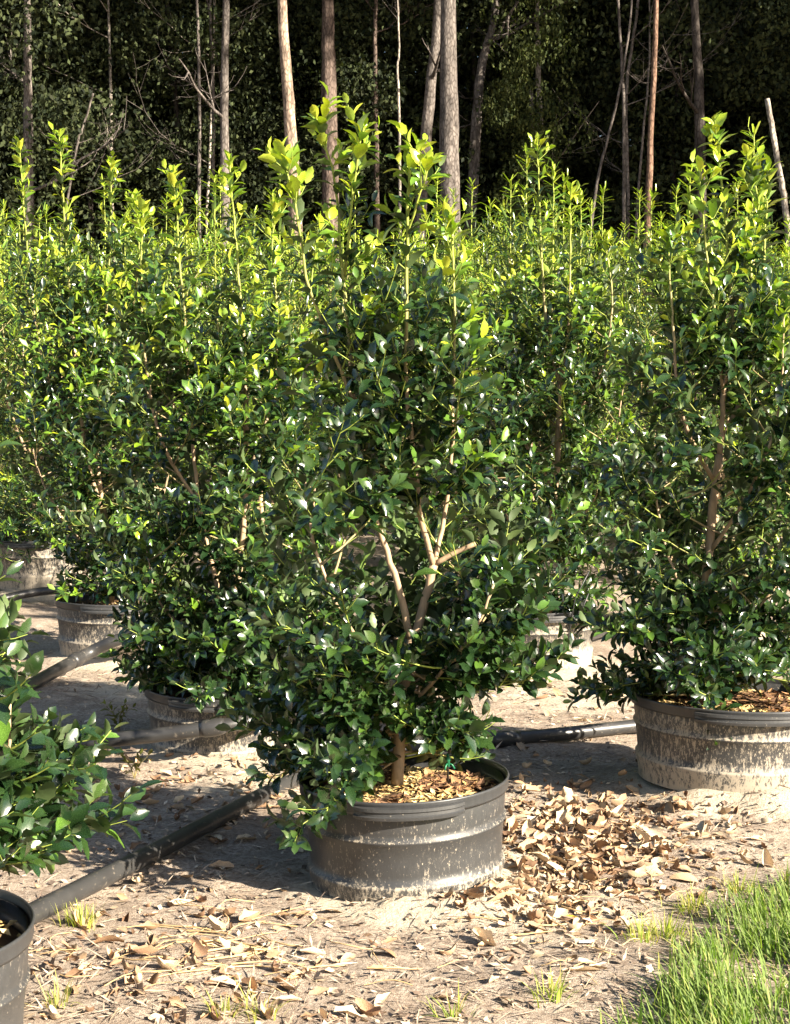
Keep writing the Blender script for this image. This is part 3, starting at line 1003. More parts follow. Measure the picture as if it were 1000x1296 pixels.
    for q2 in range(nchip):
        f = math.sqrt(rr.random()) * .96; a = rr.random() * 6.28
        x, y = f * rad(zs) * math.cos(a), f * rad(zs) * math.sin(a)
        z = zs + .018 * (1 - f) + .010 + .006 * rr.random()
        gold = float(vnoise(x * 7 + 9 + q['seed'], y * 7 + 3, 5)) + .25 * (x / r)
        ci = rr.choice([0, 0, 1, 5]) if gold > -.06 else rr.choice([2, 3, 3, 4, 1])
        L = .005 + .014 * rr.random(); W = L * (.25 + .3 * rr.random())
        if ci in (3, 4) and rr.random() < .3: L *= 2; W *= 2
        d = norm(np.array([math.cos(a * 7), math.sin(a * 7), rr.normal(0, .35)])); s_ = norm(np.cross(d, [0, 0, 1.])); up = np.cross(s_, d)
        c = np.array([x, y, z])
        ch.add([c - d * L, c + s_ * W + up * W * .4, c + d * L, c - s_ * W + up * W * .2], [np.array([[0, 1, 2, 3]])], cols[ci] * (.8 + .4 * rr.random()))
    o = obj('bark_chips', ch.mesh('bark_chips', M['bits'], smooth=False), mix_o); o['kind'] = 'stuff'
    return root


build_pot('A', 'black nursery pot with washed sand at its foot, holding the forked shrub')
build_pot('B', 'wide black pot caked with pale sand, at the far end of the near pipe')
build_pot('C', 'dark pot with the second pipe lying across its foot')
build_pot('D', 'low black pot half hidden by a slanting pipe')
build_pot('F', 'grey sand-dusted pot with thin black stakes beside it, behind the forked shrub')
build_pot('E', 'dusty grey pot beyond the slanting pipe and the low pot')
build_pot('G', 'smooth grey pot holding the leafy shrub, where the long pipe starts')
build_pot('H', 'black pot under the shrub that fills the gap between front shrubs')
build_pot('I', 'black pot in the row behind the wide sand-caked pot')

# ------------------------------------------------------------------ irrigation pipes, stakes and emitters
def pipe(pts, rad, label, joints=()):
    P = smooth_line(np.array(pts), 60)
    base = P[0].copy()
    root = obj('irrigation_pipe', None, None, base)
    tag(root, label, 'pipe', 'black irrigation pipes')
    b = Bag(); tube(b, P - base, rad, 18)
    obj('tube', b.mesh('tube', M['pipe']), root)
    for f in joints:
        i = int(f * 59); Q = P[max(0, i - 1):i + 2]
        b = Bag(); tube(b, smooth_line(Q, 6) - base, np.array([1.02, 1.2, 1.22, 1.22, 1.2, 1.02]) * rad, 18)
        obj('coupling', b.mesh('coupling', M['pipe']), root)
    return root


def gp(x, y, Y, lift):
    p = at(x, y, Y)
    return (p[0], p[1], hz(p[0], p[1]) + lift)


PR = .028


def gq(x, y, z):
    """point of the photograph's pipe that lies z above the flat near ground"""
    p0 = at(x, y, 1.0)
    Y = (z - EYE) / (p0[2] - EYE)
    return (p0[0] * Y, Y, z)


pipe([gq(-120, 1240, .035), gq(45, 1155, .035), gq(200, 1076, .036), gq(338, 1004, .036), gq(430, 965, .036), gq(545, 943, .036), gq(680, 932, .036), gq(810, 918, .036), gq(1060, 890, .036)],
     PR, 'long black pipe running from the grey pot past the forked shrub', (.72,))
pipe([gq(-60, 962, .05), tuple(at(130, 938, 5.98)), tuple(at(210, 929, 5.98)), tuple(at(310, 914, 6.02)), tuple(at(400, 892, 6.35)), gq(500, 872, .06), gq(640, 838, .06), gq(720, 814, .07), gq(790, 792, .06), gq(960, 745, .07)],
     PR, 'black pipe lying across the foot of the dark pot', (.3,))
pipe([gp(20, 850, 7.4, PR), gp(100, 792, 8.15, .09), gp(150, 768, 8.22, .17), gp(205, 752, 8.32, .2), gp(290, 735, 9.2, .09), gp(420, 705, 10.6, PR)],
     PR * 1.15, 'slanting black pipe propped against the low pot', (.2,))
pipe([gp(-60, 745, 10.1, PR), gp(40, 722, 10.45, .08), gp(110, 716, 10.5, .1), gp(230, 690, 11.4, PR)],
     PR, 'black pipe along the foot of the dusty pot in the far row')


def stake(k, x, y, Y, hgt_, label, green=True, lean=.05):
    p = at(x, y, Y)
    root = obj('drip_emitter' if green else 'wire_stake', None, None, p)
    tag(root, label, 'emitter' if green else 'stake')
    b = Bag(); tube(b, [(0, 0, -.05), (0, 0, .02), (lean * .3, 0, hgt_ * .6), (lean, 0, hgt_)], .0032, 6)
    obj('feed_tube' if green else 'rod', b.mesh('rod', M['black_plastic']), root)
    if green:
        b = Bag()
        lathe(b, [(0, -.005), (.006, -.005), (.006, .012), (.009, .014), (.009, .02), (.004, .024), (.004, .034), (0, .034)], 12)
        for a in range(3):
            c, s_ = math.cos(a * 2.1), math.sin(a * 2.1)
            tube(b, [(c * .004, s_ * .004, .004), (c * .013, s_ * .013, .0), (c * .02, s_ * .02, -.012)], .0025, 5)
        obj('green_head', b.mesh('green_head', M['green_plastic']), root)
    return root


stake('A', 567, 968, 4.62, .10, 'green drip emitter on a thin black tube in the forked shrub\'s pot', lean=.02)
stake('D', 123, 760, 8.5, .10, 'tiny green drip emitter in the low pot under the slanting pipe', lean=.01)
stake('F', 720, 808, 7.86, .34, 'thin black stake beside the sand-dusted pot, leaning right', False, .10)
stake('F', 732, 806, 7.9, .22, 'short thin black stake beside the sand-dusted pot', False, .05)

# ------------------------------------------------------------------ woods behind the field
leafq = (np.array([(0, 0, 0), (-.3, .5, .08), (0, 1, -.05), (.3, .5, .08)]), np.array([(0, 2, 1), (0, 3, 2)]), np.zeros((0, 4), int))


def cloud(n, shape, size, tints, seed, clumps=40, clump_r=.5, flat=.0):
    """foliage mass: leaves gathered in clumps spread through a volume given by shape(r) -> points"""
    r = np.random.default_rng(seed)
    C = shape(r, clumps)
    idx = r.integers(0, clumps, n)
    off = r.normal(0, 1, (n, 3)); off = off / np.maximum(1, np.linalg.norm(off, axis=1, keepdims=True) / 1.3)
    off[:, 2] *= .65
    cr = clump_r * (.6 + .8 * r.random(clumps))
    P = C[idx] + off * cr[idx][:, None]
    D = norm(r.normal(0, 1, (n, 3)) + np.array([0, 0, -.2])); Nn = norm(r.normal(0, 1, (n, 3)) + np.array([0, 0, 1.1]))
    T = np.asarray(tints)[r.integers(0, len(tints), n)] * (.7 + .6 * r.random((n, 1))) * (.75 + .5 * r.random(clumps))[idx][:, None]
    return P, D, Nn, size * (.6 + .8 * r.random(n)), T


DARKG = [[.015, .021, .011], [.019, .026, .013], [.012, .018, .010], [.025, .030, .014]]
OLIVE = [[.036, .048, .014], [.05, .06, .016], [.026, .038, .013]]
one = [leafq]


def crown_mesh(n, shape, size, tints, seed, clumps, cr):
    P, D, Nn, S, T = cloud(n, shape, size, tints, seed, clumps, cr)
    return leaf_mesh('crown', P, D, Nn, S, T, one, M['forest_leaf'])


def ell(rx, rz, zc, hollow=.3):
    def f(r, n):
        d = norm(r.normal(0, 1, (n, 3))) * ((hollow + (1 - hollow) * r.random((n, 1))) ** .6)
        return d * np.array([rx, rx, rz]) + np.array([0, 0, zc])
    return f


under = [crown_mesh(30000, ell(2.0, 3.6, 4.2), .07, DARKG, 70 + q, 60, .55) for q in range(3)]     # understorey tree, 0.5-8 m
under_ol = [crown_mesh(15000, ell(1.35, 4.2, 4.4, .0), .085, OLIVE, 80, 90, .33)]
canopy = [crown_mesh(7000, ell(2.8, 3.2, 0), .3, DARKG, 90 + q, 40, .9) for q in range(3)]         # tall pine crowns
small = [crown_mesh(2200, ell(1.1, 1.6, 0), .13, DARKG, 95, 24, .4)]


def limb(b, p, d, L, r0, depth=0, r=None, tint=(1, 1, 1)):
    t = np.linspace(0, 1, 6)[:, None]
    P = p + d * L * t + np.array([0, 0, .25 * L]) * t ** 2 + (r.random((6, 3)) - .5) * .09 * L * t
    tube(b, P, np.linspace(r0, r0 * .35, 6), 5, tint, cap=False)
    if depth:
        for q in range(3):
            i = 1 + q + (q > 1)
            limb(b, P[min(i, 5)], norm(d + r.normal(0, .6, 3)), L * .5, r0 * .5, depth - 1, r, tint)


BARK = {'tan': (.31, .24, .185), 'grey': (.14, .125, .115), 'brown': (.13, .10, .085), 'red': (.17, .11, .08), 'dark': (.06, .052, .047), 'pale': (.34, .31, .27)}


def tree(pts, Y, wpx, label, bark='grey', name='pine_tree', crown=None, czc=13.5, cs=1.0, nlimb=4, tall=15.5, snag=False, seed=0, group=None, lz=(2.5, 8)):
    """pts: pixel points of the stem from low to high; the stem is carried down to the ground and up into the crown"""
    r = np.random.default_rng(3000 + seed)
    W = [at(x, y, Y) for x, y in pts]
    lo, hi = W[0], W[-1]
    sl = (hi - lo) / max(hi[2] - lo[2], .1)
    g = lo - sl * (lo[2] - hz(lo[0], lo[1]) + .1) * .6
    g[2] = hz(g[0], g[1]) - .1
    line = [g] + W
    if not snag:
        e = hi + sl * .5 * (tall - hi[2]); e[2] = tall
        m = hi * .55 + e * .45; m[:2] += r.normal(0, .06, 2)
        line += [m, e]
    base = g.copy()
    n = 26
    P = smooth_line(np.array(line), n) - base
    P[1:-1, :2] += r.normal(0, .004, (n - 2, 2))
    r0 = wpx * .5 * Y / 2000
    root = obj(name, None, None, base)
    tag(root, label, 'tree' if not snag else 'dead tree', group)
    b = Bag()
    t = np.linspace(0, 1, n)
    tube(b, P, r0 * (1.12 - (.75 if not snag else .3) * t), 10, np.array(BARK[bark]) * (.8 + .4 * r.random((n, 1))), rough=.1)
    obj('trunk', b.mesh('trunk', M['pine_bark']), root)
    for q in range(nlimb):
        lb = Bag()
        z = lz[0] + (lz[1] - lz[0]) * r.random()
        p = np.array([np.interp(z, P[:, 2], P[:, c]) for c in range(3)])
        a = r.random() * 6.28
        limb(lb, p, norm(np.array([math.cos(a), math.sin(a), .3])), .7 + 1.1 * r.random(), min(.035, r0 * .35), 2, r, np.array(BARK[bark]))
        obj('branch', lb.mesh('branch', M['pine_bark']), root)
    if crown is not None:
        o = obj('crown', crown, root, (P[-1][0] if czc > 5 else 0, P[-1][1] if czc > 5 else 0, czc if czc > 5 else 0))
        o.scale = (cs, cs, cs); o.rotation_euler = (0, 0, r.random() * 6)
    return root


tree([(372, 235), (364, 110), (357, 0)], 21.5, 17, 'sunlit tan pine trunk rising behind the tallest lime tips', 'tan', crown=canopy[0], seed=1, nlimb=1, lz=(7, 9))
tree([(418, 220), (416, 90), (415, 0)], 25, 22, 'straight grey pine trunk beside the sunlit tan one', 'brown', crown=canopy[1], seed=2, nlimb=1, lz=(7, 9))
tree([(570, 300), (568, 130), (567, 0)], 23, 28, 'thickest grey pine trunk with scaly bark, standing straight', 'grey', crown=canopy[2], seed=3, nlimb=1, lz=(8, 10))
tree([(533, 260), (545, 110), (555, 0)], 25, 16, 'grey pine trunk leaning behind the thickest trunk', 'grey', crown=canopy[0], seed=4, nlimb=1)
tree([(596, 270), (604, 140), (612, 70), (628, 0)], 26, 15, 'bent grey trunk with a fork, beside the thickest trunk', 'grey', 'oak_tree', canopy[1], seed=5, nlimb=4, lz=(4.2, 7))
tree([(818, 320), (825, 150), (831, 0)], 20.8, 9, 'slim reddish pine stem standing before the dark woods', 'red', crown=canopy[2], cs=.6, seed=6, nlimb=1, lz=(8, 10))
tree([(888, 330), (886, 180), (884, 90), (879, 0)], 23.5, 16, 'dark crooked trunk behind the shrub in the wide pot', 'dark', 'oak_tree', canopy[0], seed=7, nlimb=3)
tree([(998, 300), (985, 210), (971, 125)], 20.5, 8, 'broken pale leaning snag with a snapped top', 'pale', 'dead_snag', None, snag=True, nlimb=0, seed=8)
tree([(285, 290), (284, 140), (286, 0)], 24.4, 13, 'straight grey trunk rising from a tangle of thin saplings', 'grey', crown=canopy[1], seed=9, nlimb=4)
tree([(36, 200), (35, 90), (34, 0)], 24.2, 13, 'dark trunk among hanging pine boughs at the woods edge', 'grey', crown=canopy[2], seed=10, nlimb=5)
tree([(141, 210), (140, 100), (137, 0)], 25.5, 4.5, 'very thin pale sapling standing alone', 'pale', 'young_tree', small[0], 9.6, 1.0, 4, 9.6, seed=11, lz=(4, 8))
for q, (x0, x1, w_, bk) in enumerate(((252, 249, 5, 'grey'), (270, 266, 5, 'grey'), (262, 272, 4, 'pale'), (297, 262, 3.5, 'grey'))):
    tree([(x0, 270), ((x0 + x1) / 2 + 2, 120), (x1, 0)], 25 + q * .4, w_, 'thin crooked sapling in the tangle beside the straight grey trunk', bk, 'young_tree', small[0], 10.2, .9, 3, 10.2, seed=20 + q, group='saplings in the tangle', lz=(4, 8))
tree([(477, 240), (475, 120), (476, 0)], 26, 7, 'slim dark stem between the grey trunk and the thickest trunk', 'brown', 'young_tree', small[0], 10.5, 1.1, 2, 10.5, seed=30, lz=(5, 8))
tree([(506, 180), (503, 90), (505, 60)], 25, 3.5, 'short thin stick-like sapling before the leaning trunk', 'pale', 'young_tree', small[0], 9.8, .7, 1, 9.8, seed=31, lz=(6, 8))
for q, (x0, xm, x1) in enumerate(((790, 789, 782), (795, 793, 808))):
    tree([(x0, 290), (xm, 120), (x1, 0)], 24.5 + q * .3, 5, 'one of two thin grey saplings crossing near the slim reddish stem', 'grey', 'young_tree', small[0], 10.2, .9, 3, 10.2, seed=33 + q, group='crossing saplings', lz=(4, 8))
tree([(752, 260), (768, 180), (787, 100), (800, 0)], 24, 4, 'thin stem leaning over towards the two crossing saplings', 'grey', 'young_tree', small[0], 9.8, .8, 2, 9.8, seed=36, lz=(5, 8))
tree([(808, 240), (818, 130), (822, 60)], 24.8, 3.5, 'faint thin stem close behind the slim reddish pine', 'grey', 'young_tree', small[0], 9.6, .7, 2, 9.6, seed=37, lz=(5, 8))
tree([(684, 200), (681, 60), (680, 0)], 27, 8, 'pale trunk showing above the olive vine-clad tree', 'pale', crown=canopy[0], cs=.8, seed=38, nlimb=1)
tree([(92, 215), (104, 165), (118, 118)], 24, 3, 'bare forked dead stem bending at the dark woods edge', 'grey', 'dead_snag', None, snag=True, nlimb=3, seed=39, lz=(3.6, 4.6))

# leafy understorey trees that close the woods
r = np.random.default_rng(77)
uspots = [(-8.6, 26, 0), (-6.6, 25.6, 2), (8.4, 26, 1), (7.0, 25.2, 0), (3.0, 29.2, 2), (-.2, 27.8, 2), (1.6, 28.6, 0), (5.0, 27.4, 2), (-3.6, 26.8, 1), (-2.2, 28.2, 0), (-7.5, 29, 0), (-5.2, 27.5, 1), (-3.2, 30, 2), (-1.1, 29.5, 0), (.6, 31, 1), (4.4, 30, 0), (6.2, 28, 1), (8.2, 30, 2), (-9.5, 31, 1), (-4.4, 33, 0), (-2, 33.5, 1), (2.6, 33, 2), (5.6, 33.5, 0), (-6.8, 33.5, 2), (7.6, 34, 1), (.2, 34.5, 2), (10.4, 31.5, 0), (-11.5, 33, 2)]
for q, (x, y, kk) in enumerate(uspots):
    root = obj('understorey_tree', None, None, (x, y, hz(x, y) - .05))
    tag(root, 'dark evergreen tree filling the shade behind the pine trunks', 'tree', 'evergreens in the shade of the woods')
    b = Bag()
    P = smooth_line(np.array([(0, 0, 0), (r.normal(0, .1), 0, 2), (r.normal(0, .3), 0, 5), (r.normal(0, .3), 0, 7.4)]), 10)
    tube(b, P, np.linspace(.09, .03, 10), 6, BARK['dark'])
    obj('trunk', b.mesh('trunk', M['pine_bark']), root)
    o = obj('crown', under[kk], root); o.rotation_euler = (0, 0, r.random() * 6); s_ = 1.0 + .35 * r.random(); o.scale = (s_, s_, s_ * 1.1)
x, y, _ = at(672, 200, 25.6)
root = obj('vine_clad_tree', None, None, (x, y, hz(x, y) - .05))
tag(root, 'olive leafy tree catching a little light beside the bent forked trunk', 'tree')
b = Bag(); tube(b, smooth_line(np.array([(0, 0, 0), (.05, 0, 2.5), (0, 0, 5.5)]), 8), np.linspace(.08, .03, 8), 6, BARK['grey'])
obj('trunk', b.mesh('trunk', M['pine_bark']), root)
o = obj('crown', under_ol[0], root); o.scale = (.62, .62, 1.0)

# woods that go on to the sides and behind; tall enough to close the view and shade their own edge
P_, D_, N_, S_, T_ = [], [], [], [], []
def wood_shape(x0, x1, y0, y1, z0, z1):
    def f(r, n):
        return np.stack([x0 + (x1 - x0) * r.random(n), y0 + (y1 - y0) * r.random(n), z0 + (z1 - z0) * r.random(n)], -1)
    return f
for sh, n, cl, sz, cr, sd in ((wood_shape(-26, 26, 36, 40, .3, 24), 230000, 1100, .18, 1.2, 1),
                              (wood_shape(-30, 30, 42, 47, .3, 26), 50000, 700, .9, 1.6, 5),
                              (wood_shape(12, 32, 16.5, 29, 1, 22), 40000, 480, .6, 1.5, 2),  # block on the right, out of view, added to shade the woods' edge
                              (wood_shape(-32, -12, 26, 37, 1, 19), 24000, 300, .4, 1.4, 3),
                              (wood_shape(-12, 12, 23.5, 38, 11.3, 17.5), 60000, 420, .4, 1.3, 4)):  # overhead layer above the view, thickened to keep light off the woods
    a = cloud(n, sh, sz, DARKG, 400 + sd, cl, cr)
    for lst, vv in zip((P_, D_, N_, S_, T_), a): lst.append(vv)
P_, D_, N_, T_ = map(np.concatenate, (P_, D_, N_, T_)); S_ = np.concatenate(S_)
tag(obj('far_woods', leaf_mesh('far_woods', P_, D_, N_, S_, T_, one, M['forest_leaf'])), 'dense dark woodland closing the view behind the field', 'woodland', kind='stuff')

# ------------------------------------------------------------------ litter, dry leaves, straw, grass
def dry_leaf_template(seed):
    r = np.random.default_rng(seed)
    n = 6
    Vv = []
    curl = r.uniform(-.8, 2.4); side = r.uniform(.3, 2.6); tw = r.uniform(-1.6, 1.6)
    for q in range(n):
        t = q / (n - 1)
        w = .24 * math.sin(math.pi * min(max(t, .03), .97)) ** .7 * r.uniform(.6, 1.3)
        ang = curl * (t - .5)
        cy_, cz = math.sin(ang) / curl if abs(curl) > .05 else t - .5, (1 - math.cos(ang)) / curl * 1.2 if abs(curl) > .05 else 0
        for sx in (-1, -.45, 0, .45, 1):
            up = side * .55 * w * sx * sx + tw * (t - .5) * sx * .15
            Vv.append((w * sx * (1 - .25 * side * abs(sx) * .5), cy_, cz + up + r.normal(0, .008)))
    F = [(q * 5 + j, q * 5 + j + 1, q * 5 + 6 + j, q * 5 + 5 + j) for q in range(n - 1) for j in range(4)]
    Vv = np.array(Vv); Vv[:, 2] -= Vv[:, 2].min()
    return Vv, np.array(F)


DRYC = np.array([[.49, .35, .22], [.57, .45, .31], [.34, .22, .135], [.62, .51, .37], [.24, .15, .095], [.43, .31, .205]])
dry_t = [dry_leaf_template(500 + q) for q in range(8)]
dry_lib = {(a, c): mesh_np('dry_leaf', dry_t[a][0], [dry_t[a][1]], M['dry'], np.repeat(DRYC[c][None], len(dry_t[a][0]), 0)) for a in range(8) for c in range(6)}


def free(x, y, m=.0):
    return all(math.hypot(x - q['p'][0], y - q['p'][1]) > q['r'] * .95 + m for q in POTS.values())


def ground_at(x, y):
    """ground point under a pixel of the photograph (flat near field)"""
    Y = 4.0
    for _ in range(3):
        p0 = at(x, y, 1.0); slope = p0[2] - EYE
        Y = (hz(p0[0] * Y, Y) - EYE) / slope
    return p0[0] * Y, Y


r = np.random.default_rng(88)
drifts = [  # pixel centre, spread, count, label
    ((745, 1055), (75, 33), 150, 'curled dry tan leaf in the drift between the two front pots'),
    ((680, 1130), (45, 30), 40, 'curled dry tan leaf in the drift between the two front pots'),
    ((860, 1075), (70, 28), 30, 'curled dry tan leaf in the drift between the two front pots'),
    ((230, 1210), (120, 55), 46, 'dry tan leaf lying among the straw before the near pipe'),
    ((250, 1010), (95, 55), 60, 'dry leaf lying on shaded soil beyond the near pipe'),
    ((720, 900), (60, 26), 22, 'dry leaf scattered on bright sand behind the near pipe'),
    ((480, 1240), (160, 30), 24, 'dry leaf lying on bare soil before the forked shrub\'s pot'),
]
for (cx, cy_), (sx, sy), n, lab in drifts:
    for _ in range(n):
        x, y = ground_at(cx + r.normal(0, sx), min(1290, cy_ + r.normal(0, sy)))
        if not free(x, y, .03): continue
        o = obj('dry_leaf', dry_lib[(int(r.integers(8)), int(r.choice(6, p=[.25, .25, .15, .15, .08, .12])))], None, (x, y, hz(x, y) + .002 + .018 * r.random() * (n > 100)))
        k_ = .04 + .055 * r.random() ** 1.3
        o.scale = (k_, k_, k_)
        tl = .45 if n > 100 else .3
        o.rotation_euler = (r.normal(0, tl), r.normal(0, tl), r.random() * 6.28)
        tag(o, lab, 'dry leaf', lab.replace('curled ', '').replace('dry tan leaf', 'dry leaves').replace('dry leaf', 'dry leaves'))
n = 1500
ids = r.integers(0, 8, n)
ww = r.choice(4, n, p=[.6, .2, .1, .1])
cxs = np.array([745, 690, 230, 250])[ww] + r.normal(0, 1, n) * np.array([85, 60, 120, 110])[ww]
cys = np.minimum(1290, np.array([1060, 1135, 1215, 1000])[ww] + r.normal(0, 1, n) * np.array([38, 30, 45, 55])[ww])
fr = Bag()
for q in range(n):
    x, y = ground_at(cxs[q], cys[q])
    if not free(x, y, .015): continue
    a, t1, t2 = r.random() * 6.28, r.normal(0, .7), r.normal(0, .7)
    k_ = .018 + .035 * r.random() ** 1.5
    Vv = dry_t[ids[q]][0] * k_ * np.array([1, 1, 1.3])
    ca, sa = math.cos(a), math.sin(a)
    Vv = Vv @ np.array([[1, 0, 0], [0, math.cos(t1), math.sin(t1)], [0, -math.sin(t1), math.cos(t1)]]) @ np.array([[math.cos(t2), 0, -math.sin(t2)], [0, 1, 0], [math.sin(t2), 0, math.cos(t2)]]) @ np.array([[ca, sa, 0], [-sa, ca, 0], [0, 0, 1]])
    fr.add(Vv + np.array([x, y, hz(x, y) + .004]), [dry_t[ids[q]][1]], DRYC[r.choice(6, p=[.2, .12, .25, .06, .22, .15])] * (.5 + .6 * r.random()))
tag(obj('leaf_fragments', fr.mesh('leaf_fragments', M['dry'])), 'crushed dry leaf fragments heaped in drifts on the soil', 'leaf litter', kind='stuff')
# one yellow leaf and a white plant tag lying on the soil
x, y = ground_at(720, 1163)
ym = mesh_np('yellow_leaf', dry_t[3][0], [dry_t[3][1]], M['dry'], np.repeat([[.75, .6, .06]], len(dry_t[3][0]), 0))
o = obj('yellow_leaf', ym, None, (x, y, hz(x, y) + .005)); o.scale = (.06, .05, .04); o.rotation_euler = (0, .1, 1.2)
tag(o, 'bright yellow fallen leaf beside the leaf drift', 'fallen leaf')
x, y = ground_at(742, 1195)
bb = Bag(); bb.add([(-.02, -.007, 0), (.02, -.006, 0), (.021, .007, 0), (-.019, .006, 0), (-.02, -.007, .003), (.02, -.006, .005), (.021, .007, .004), (-.019, .006, .003)],
                   [np.array([(0, 3, 2, 1), (4, 5, 6, 7), (0, 1, 5, 4), (1, 2, 6, 5), (2, 3, 7, 6), (3, 0, 4, 7)])])
o = obj('plastic_scrap', bb.mesh('plastic_scrap', M['white_tag'], False), None, (x, y, hz(x, y) + .006))
tag(o, 'small white scrap of plastic on the bare soil', 'scrap')

# fine litter, uncountable
r = np.random.default_rng(99)
n = 26000
lx = r.uniform(-2.2, 2.2, n); ly = 3.2 + 5.6 * r.random(n) ** 1.5
m = (np.abs(lx) < ly * .27 + .2)
for q in POTS.values(): m &= np.hypot(lx - q['p'][0], ly - q['p'][1]) > q['r'] * .93
dens = .5 + vnoise(lx / .35, ly / .35, 21) * 1.1
m &= r.random(n) < np.clip(dens + .15, .12, 1)
lx, ly = lx[m], ly[m]; n = len(lx)
lz_ = hgt(lx, ly) + .003
ang = r.random(n) * 6.28
kind = r.random(n)
L = np.where(kind < .55, .006 + .012 * r.random(n), .015 + .035 * r.random(n)); W = np.where(kind < .55, L * (.3 + .4 * r.random(n)), .0012 + .002 * r.random(n))
d = norm(np.stack([np.cos(ang), np.sin(ang), r.normal(0, .22, n)], -1)); s_ = norm(np.cross(d, np.array([0, 0, 1.]))); up = np.cross(s_, d)
c = np.stack([lx, ly, lz_ + L * .2], -1)
lift = r.normal(0, .35, (n, 1))
Q = np.stack([c - d * L[:, None], c + s_ * W[:, None] + up * W[:, None] * lift, c + d * L[:, None], c - s_ * W[:, None] + up * W[:, None] * np.abs(lift)], 1)
cl = np.array([[.46, .36, .27], [.36, .27, .20], [.22, .16, .12], [.56, .47, .36], [.13, .10, .08], [.48, .37, .25]])[r.integers(0, 6, n)] * (.8 + .4 * r.random((n, 1)))
tag(obj('fine_litter', mesh_np('fine_litter', Q.reshape(-1, 3), [np.arange(n * 4).reshape(-1, 4)], M['bits'], np.repeat(cl, 4, 0), False)), 'fine dry litter and needles strewn over the sandy soil', 'litter', kind='stuff')


def blades(bag, x, y, z, L, W, az, lean, tint, droop):
    """curved tapering grass blades; all arguments are arrays"""
    n = len(x); m = 5
    t = np.linspace(0, 1, m)[None, :, None]
    o = np.stack([np.cos(az), np.sin(az), np.zeros(n)], -1)[:, None]
    s_ = np.stack([-np.sin(az), np.cos(az), np.zeros(n)], -1)[:, None]
    up = np.array([0, 0, 1.])
    h = (L * np.cos(lean))[:, None, None]; f = (L * np.sin(lean))[:, None, None]
    dr = droop[:, None, None] * L[:, None, None]
    C = np.stack([x, y, z], -1)[:, None] + up * (h * t - dr * t ** 3) + o * (f * t ** 1.4 + dr * .5 * t ** 2)
    w = (W[:, None, None] * (1 - t ** 1.7) + .0002)
    A, B = C + s_ * w, C - s_ * w
    Vv = np.concatenate([A, B], 1).reshape(-1, 3)
    k = np.arange(m - 1)
    f4 = np.stack([k, k + 1, k + 1 + m, k + m], -1)
    bag.add(Vv, [(f4[None] + (np.arange(n) * 2 * m)[:, None, None]).reshape(-1, 4)], np.repeat(tint, 2 * m, 0))


r = np.random.default_rng(123)
# lawn edge at the right: its border in pixels, turned into ground points
edge_px = [(620, 1420), (725, 1335), (770, 1285), (815, 1235), (855, 1185), (905, 1145), (960, 1120), (1040, 1090), (1150, 1075)]
edge = np.array([ground_at(*p) for p in edge_px])
n = 42000
x = r.uniform(.2, 2.6, n); y = r.uniform(2.6, 5.4, n)
dd = np.full(n, 9.)
ex = np.interp(x, edge[:, 0], edge[:, 1])      # ground y of the border at this x
ex = ex + .09 * vnoise(x / .12, y / .12, 31) + .04 * vnoise(x / .04, y / .04, 32)
inside = ex - y
m = (inside > 0) & (r.random(n) < np.clip(inside / .12, .12, 1)) & (r.random(n) < .5 + 1.3 * vnoise(x / .11, y / .11, 33))
m &= (x < y * .29 + .25)
x, y, inside = x[m], y[m], inside[m]; n = len(x)
g = Bag()
GR = np.array([[.12, .20, .045], [.16, .24, .055], [.09, .15, .035], [.22, .28, .075], [.30, .30, .11]])
tint = GR[r.choice(5, n, p=[.33, .27, .2, .13, .07])] * (.8 + .4 * r.random((n, 1)))
tint = np.where((inside < .08)[:, None] & (r.random((n, 1)) < .5), np.array([.36, .34, .09]) * (.8 + .4 * r.random((n, 1))), tint)
L = (.045 + .075 * r.random(n)) * np.clip(.55 + inside * 2.5, .6, 1.15)
az = np.where(r.random(n) < .6, r.normal(2.7, .7, n), r.random(n) * 6.28)
blades(g, x, y, hgt(x, y), L, .0019 + .0016 * r.random(n), az, np.abs(r.normal(.38, .28, n)), tint, np.abs(r.normal(.12, .12, n)))
tag(obj('lawn_grass', g.mesh('lawn_grass', M['grass'])), 'bright green grass edging the sandy soil', 'grass', kind='stuff')

tufts = [((698, 1262), .05, 45, 0, 'yellow-green grass tuft alone on bare soil before the drift'),
         ((842, 1185), .06, 70, 1, 'pale grass tuft at the border of the lawn'),
         ((815, 1190), .045, 40, 1, 'short pale grass tuft beside the larger one at the lawn border'),
         ((880, 1150), .06, 60, 1, 'yellowing grass tuft where the lawn meets the leaf drift'),
         ((935, 1128), .05, 50, 1, 'upright yellow-green grass tuft on the lawn\'s upper border'),
         ((103, 1172), .05, 75, 2, 'dry yellow grass tuft beside the near pipe and straw'),
         ((280, 1288), .045, 26, 2, 'thin yellow-green sprout in front of the straw'),
         ((330, 1286), .05, 26, 2, 'spreading yellow-green sprout on the soil before the straw'),
         ((72, 1272), .045, 24, 2, 'thin yellow sprout at the foot of the grey pot'),
         ((575, 1290), .04, 24, 0, 'small yellow-green sprout on bare soil by the grass'),
         ((355, 995), .045, 20, 2, 'small pale grass sprout beyond the near pipe'),
         ((905, 990), .05, 16, 2, 'wispy dry sprout at the foot of the wide pot')]
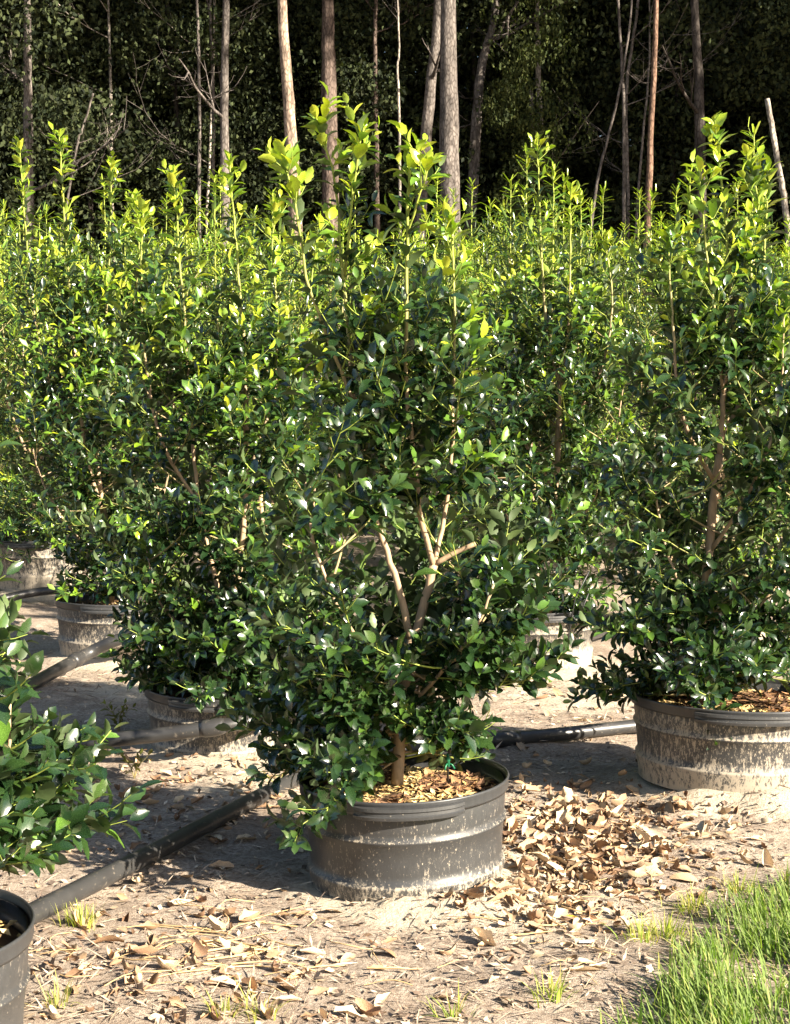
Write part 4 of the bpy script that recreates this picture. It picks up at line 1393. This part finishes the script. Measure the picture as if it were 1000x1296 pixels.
for (tx, ty), rad_, n, kd, lab in tufts:
    gx0, gy0 = ground_at(tx, ty)
    g = Bag()
    px_, py_ = r.normal(0, rad_ * .45, n), r.normal(0, rad_ * .35, n)
    pal_ = np.array([[.28, .34, .06], [.38, .40, .10], [.20, .30, .05], [.5, .42, .2]])
    tint = pal_[r.choice(4, n, p=[.4, .25, .2, .15] if kd < 2 else [.25, .4, .1, .25])]
    blades(g, px_, py_, hgt(px_ + gx0, py_ + gy0) - hz(gx0, gy0) - .004, .04 + .05 * r.random(n), .0013 + .001 * r.random(n), np.arctan2(py_, px_) + r.normal(0, .4, n), np.abs(r.normal(.4, .3, n)), tint, np.abs(r.normal(.15, .15, n)))
    o = obj('grass_tuft', g.mesh('grass_tuft', M['grass']), None, (gx0, gy0, hz(gx0, gy0)))
    tag(o, lab, 'grass tuft')
# straw lying before the near pipe
n = 150
g = Bag()
for q in range(n):
    cx, cy_ = (250 + r.normal(0, 95), 1205 + r.normal(0, 32)) if q < 60 else (760 + r.normal(0, 120), 1120 + r.normal(0, 60))
    if cy_ > 1285: cy_ = 1285
    x0, y0 = ground_at(cx, cy_)
    if not free(x0, y0, .1): continue
    a = r.normal(.4, .6) if r.random() < .5 else r.random() * 6.28
    Ln = (.08 + .16 * r.random()) if q < 60 else .05 + .08 * r.random()
    tt = np.linspace(-.5, .5, 6)
    xx = x0 + np.cos(a + tt * r.normal(0, .6)) * tt * Ln; yy = y0 + np.sin(a + tt * r.normal(0, .6)) * tt * Ln * 1.0
    zz = hgt(xx, yy) + .006 + .012 * r.random() * (1 - 2 * np.abs(tt))
    tube(g, np.stack([xx, yy, zz], -1), np.linspace(.0022, .0012, 6) * (.5 + r.random()), 4, np.array([.52, .37, .19]) * (.75 + .5 * r.random()), cap=False)
tag(obj('dry_straw', g.mesh('dry_straw', M['bits'])), 'golden dry straw stalks strewn on the soil', 'straw', kind='stuff')
# weeds in the shade by the second pipe
for (wx, wy, hh, lab) in ((150, 905, .16, 'small olive weed growing in front of the second pipe, near the leafy shrub'), (170, 960, .10, 'low yellowish weed beside the second pipe\'s end')):
    x0, y0 = ground_at(wx, wy + 25)
    s = Shrub(int(wx), .03)
    for q in range(5):
        a = q * 1.3; P = smooth_line(np.array([(0, 0, 0), (math.cos(a) * .02, math.sin(a) * .02, hh * .5), (math.cos(a) * .06, math.sin(a) * .06, hh * (.7 + .3 * s.r.random()))]), 6)
        tube(s.twigs, P, np.linspace(.002, .001, 6), 4, (.3, .25, .1), cap=False)
        s.leaves_along(P, .014, .2, 1.0, .035, .35, .5, 4)
    s.finish()
    root = obj('weed', None, None, (x0, y0, hz(x0, y0)))
    tag(root, lab, 'weed')
    obj('stem', s.twigs.mesh('stem', M['holly_bark']), root)
    obj('foliage', leaf_mesh('foliage', s.P, s.D, s.N, s.S, s.tint * .6 + np.array([.12, .09, .02]), TPL['mid'], M['grass']), root)
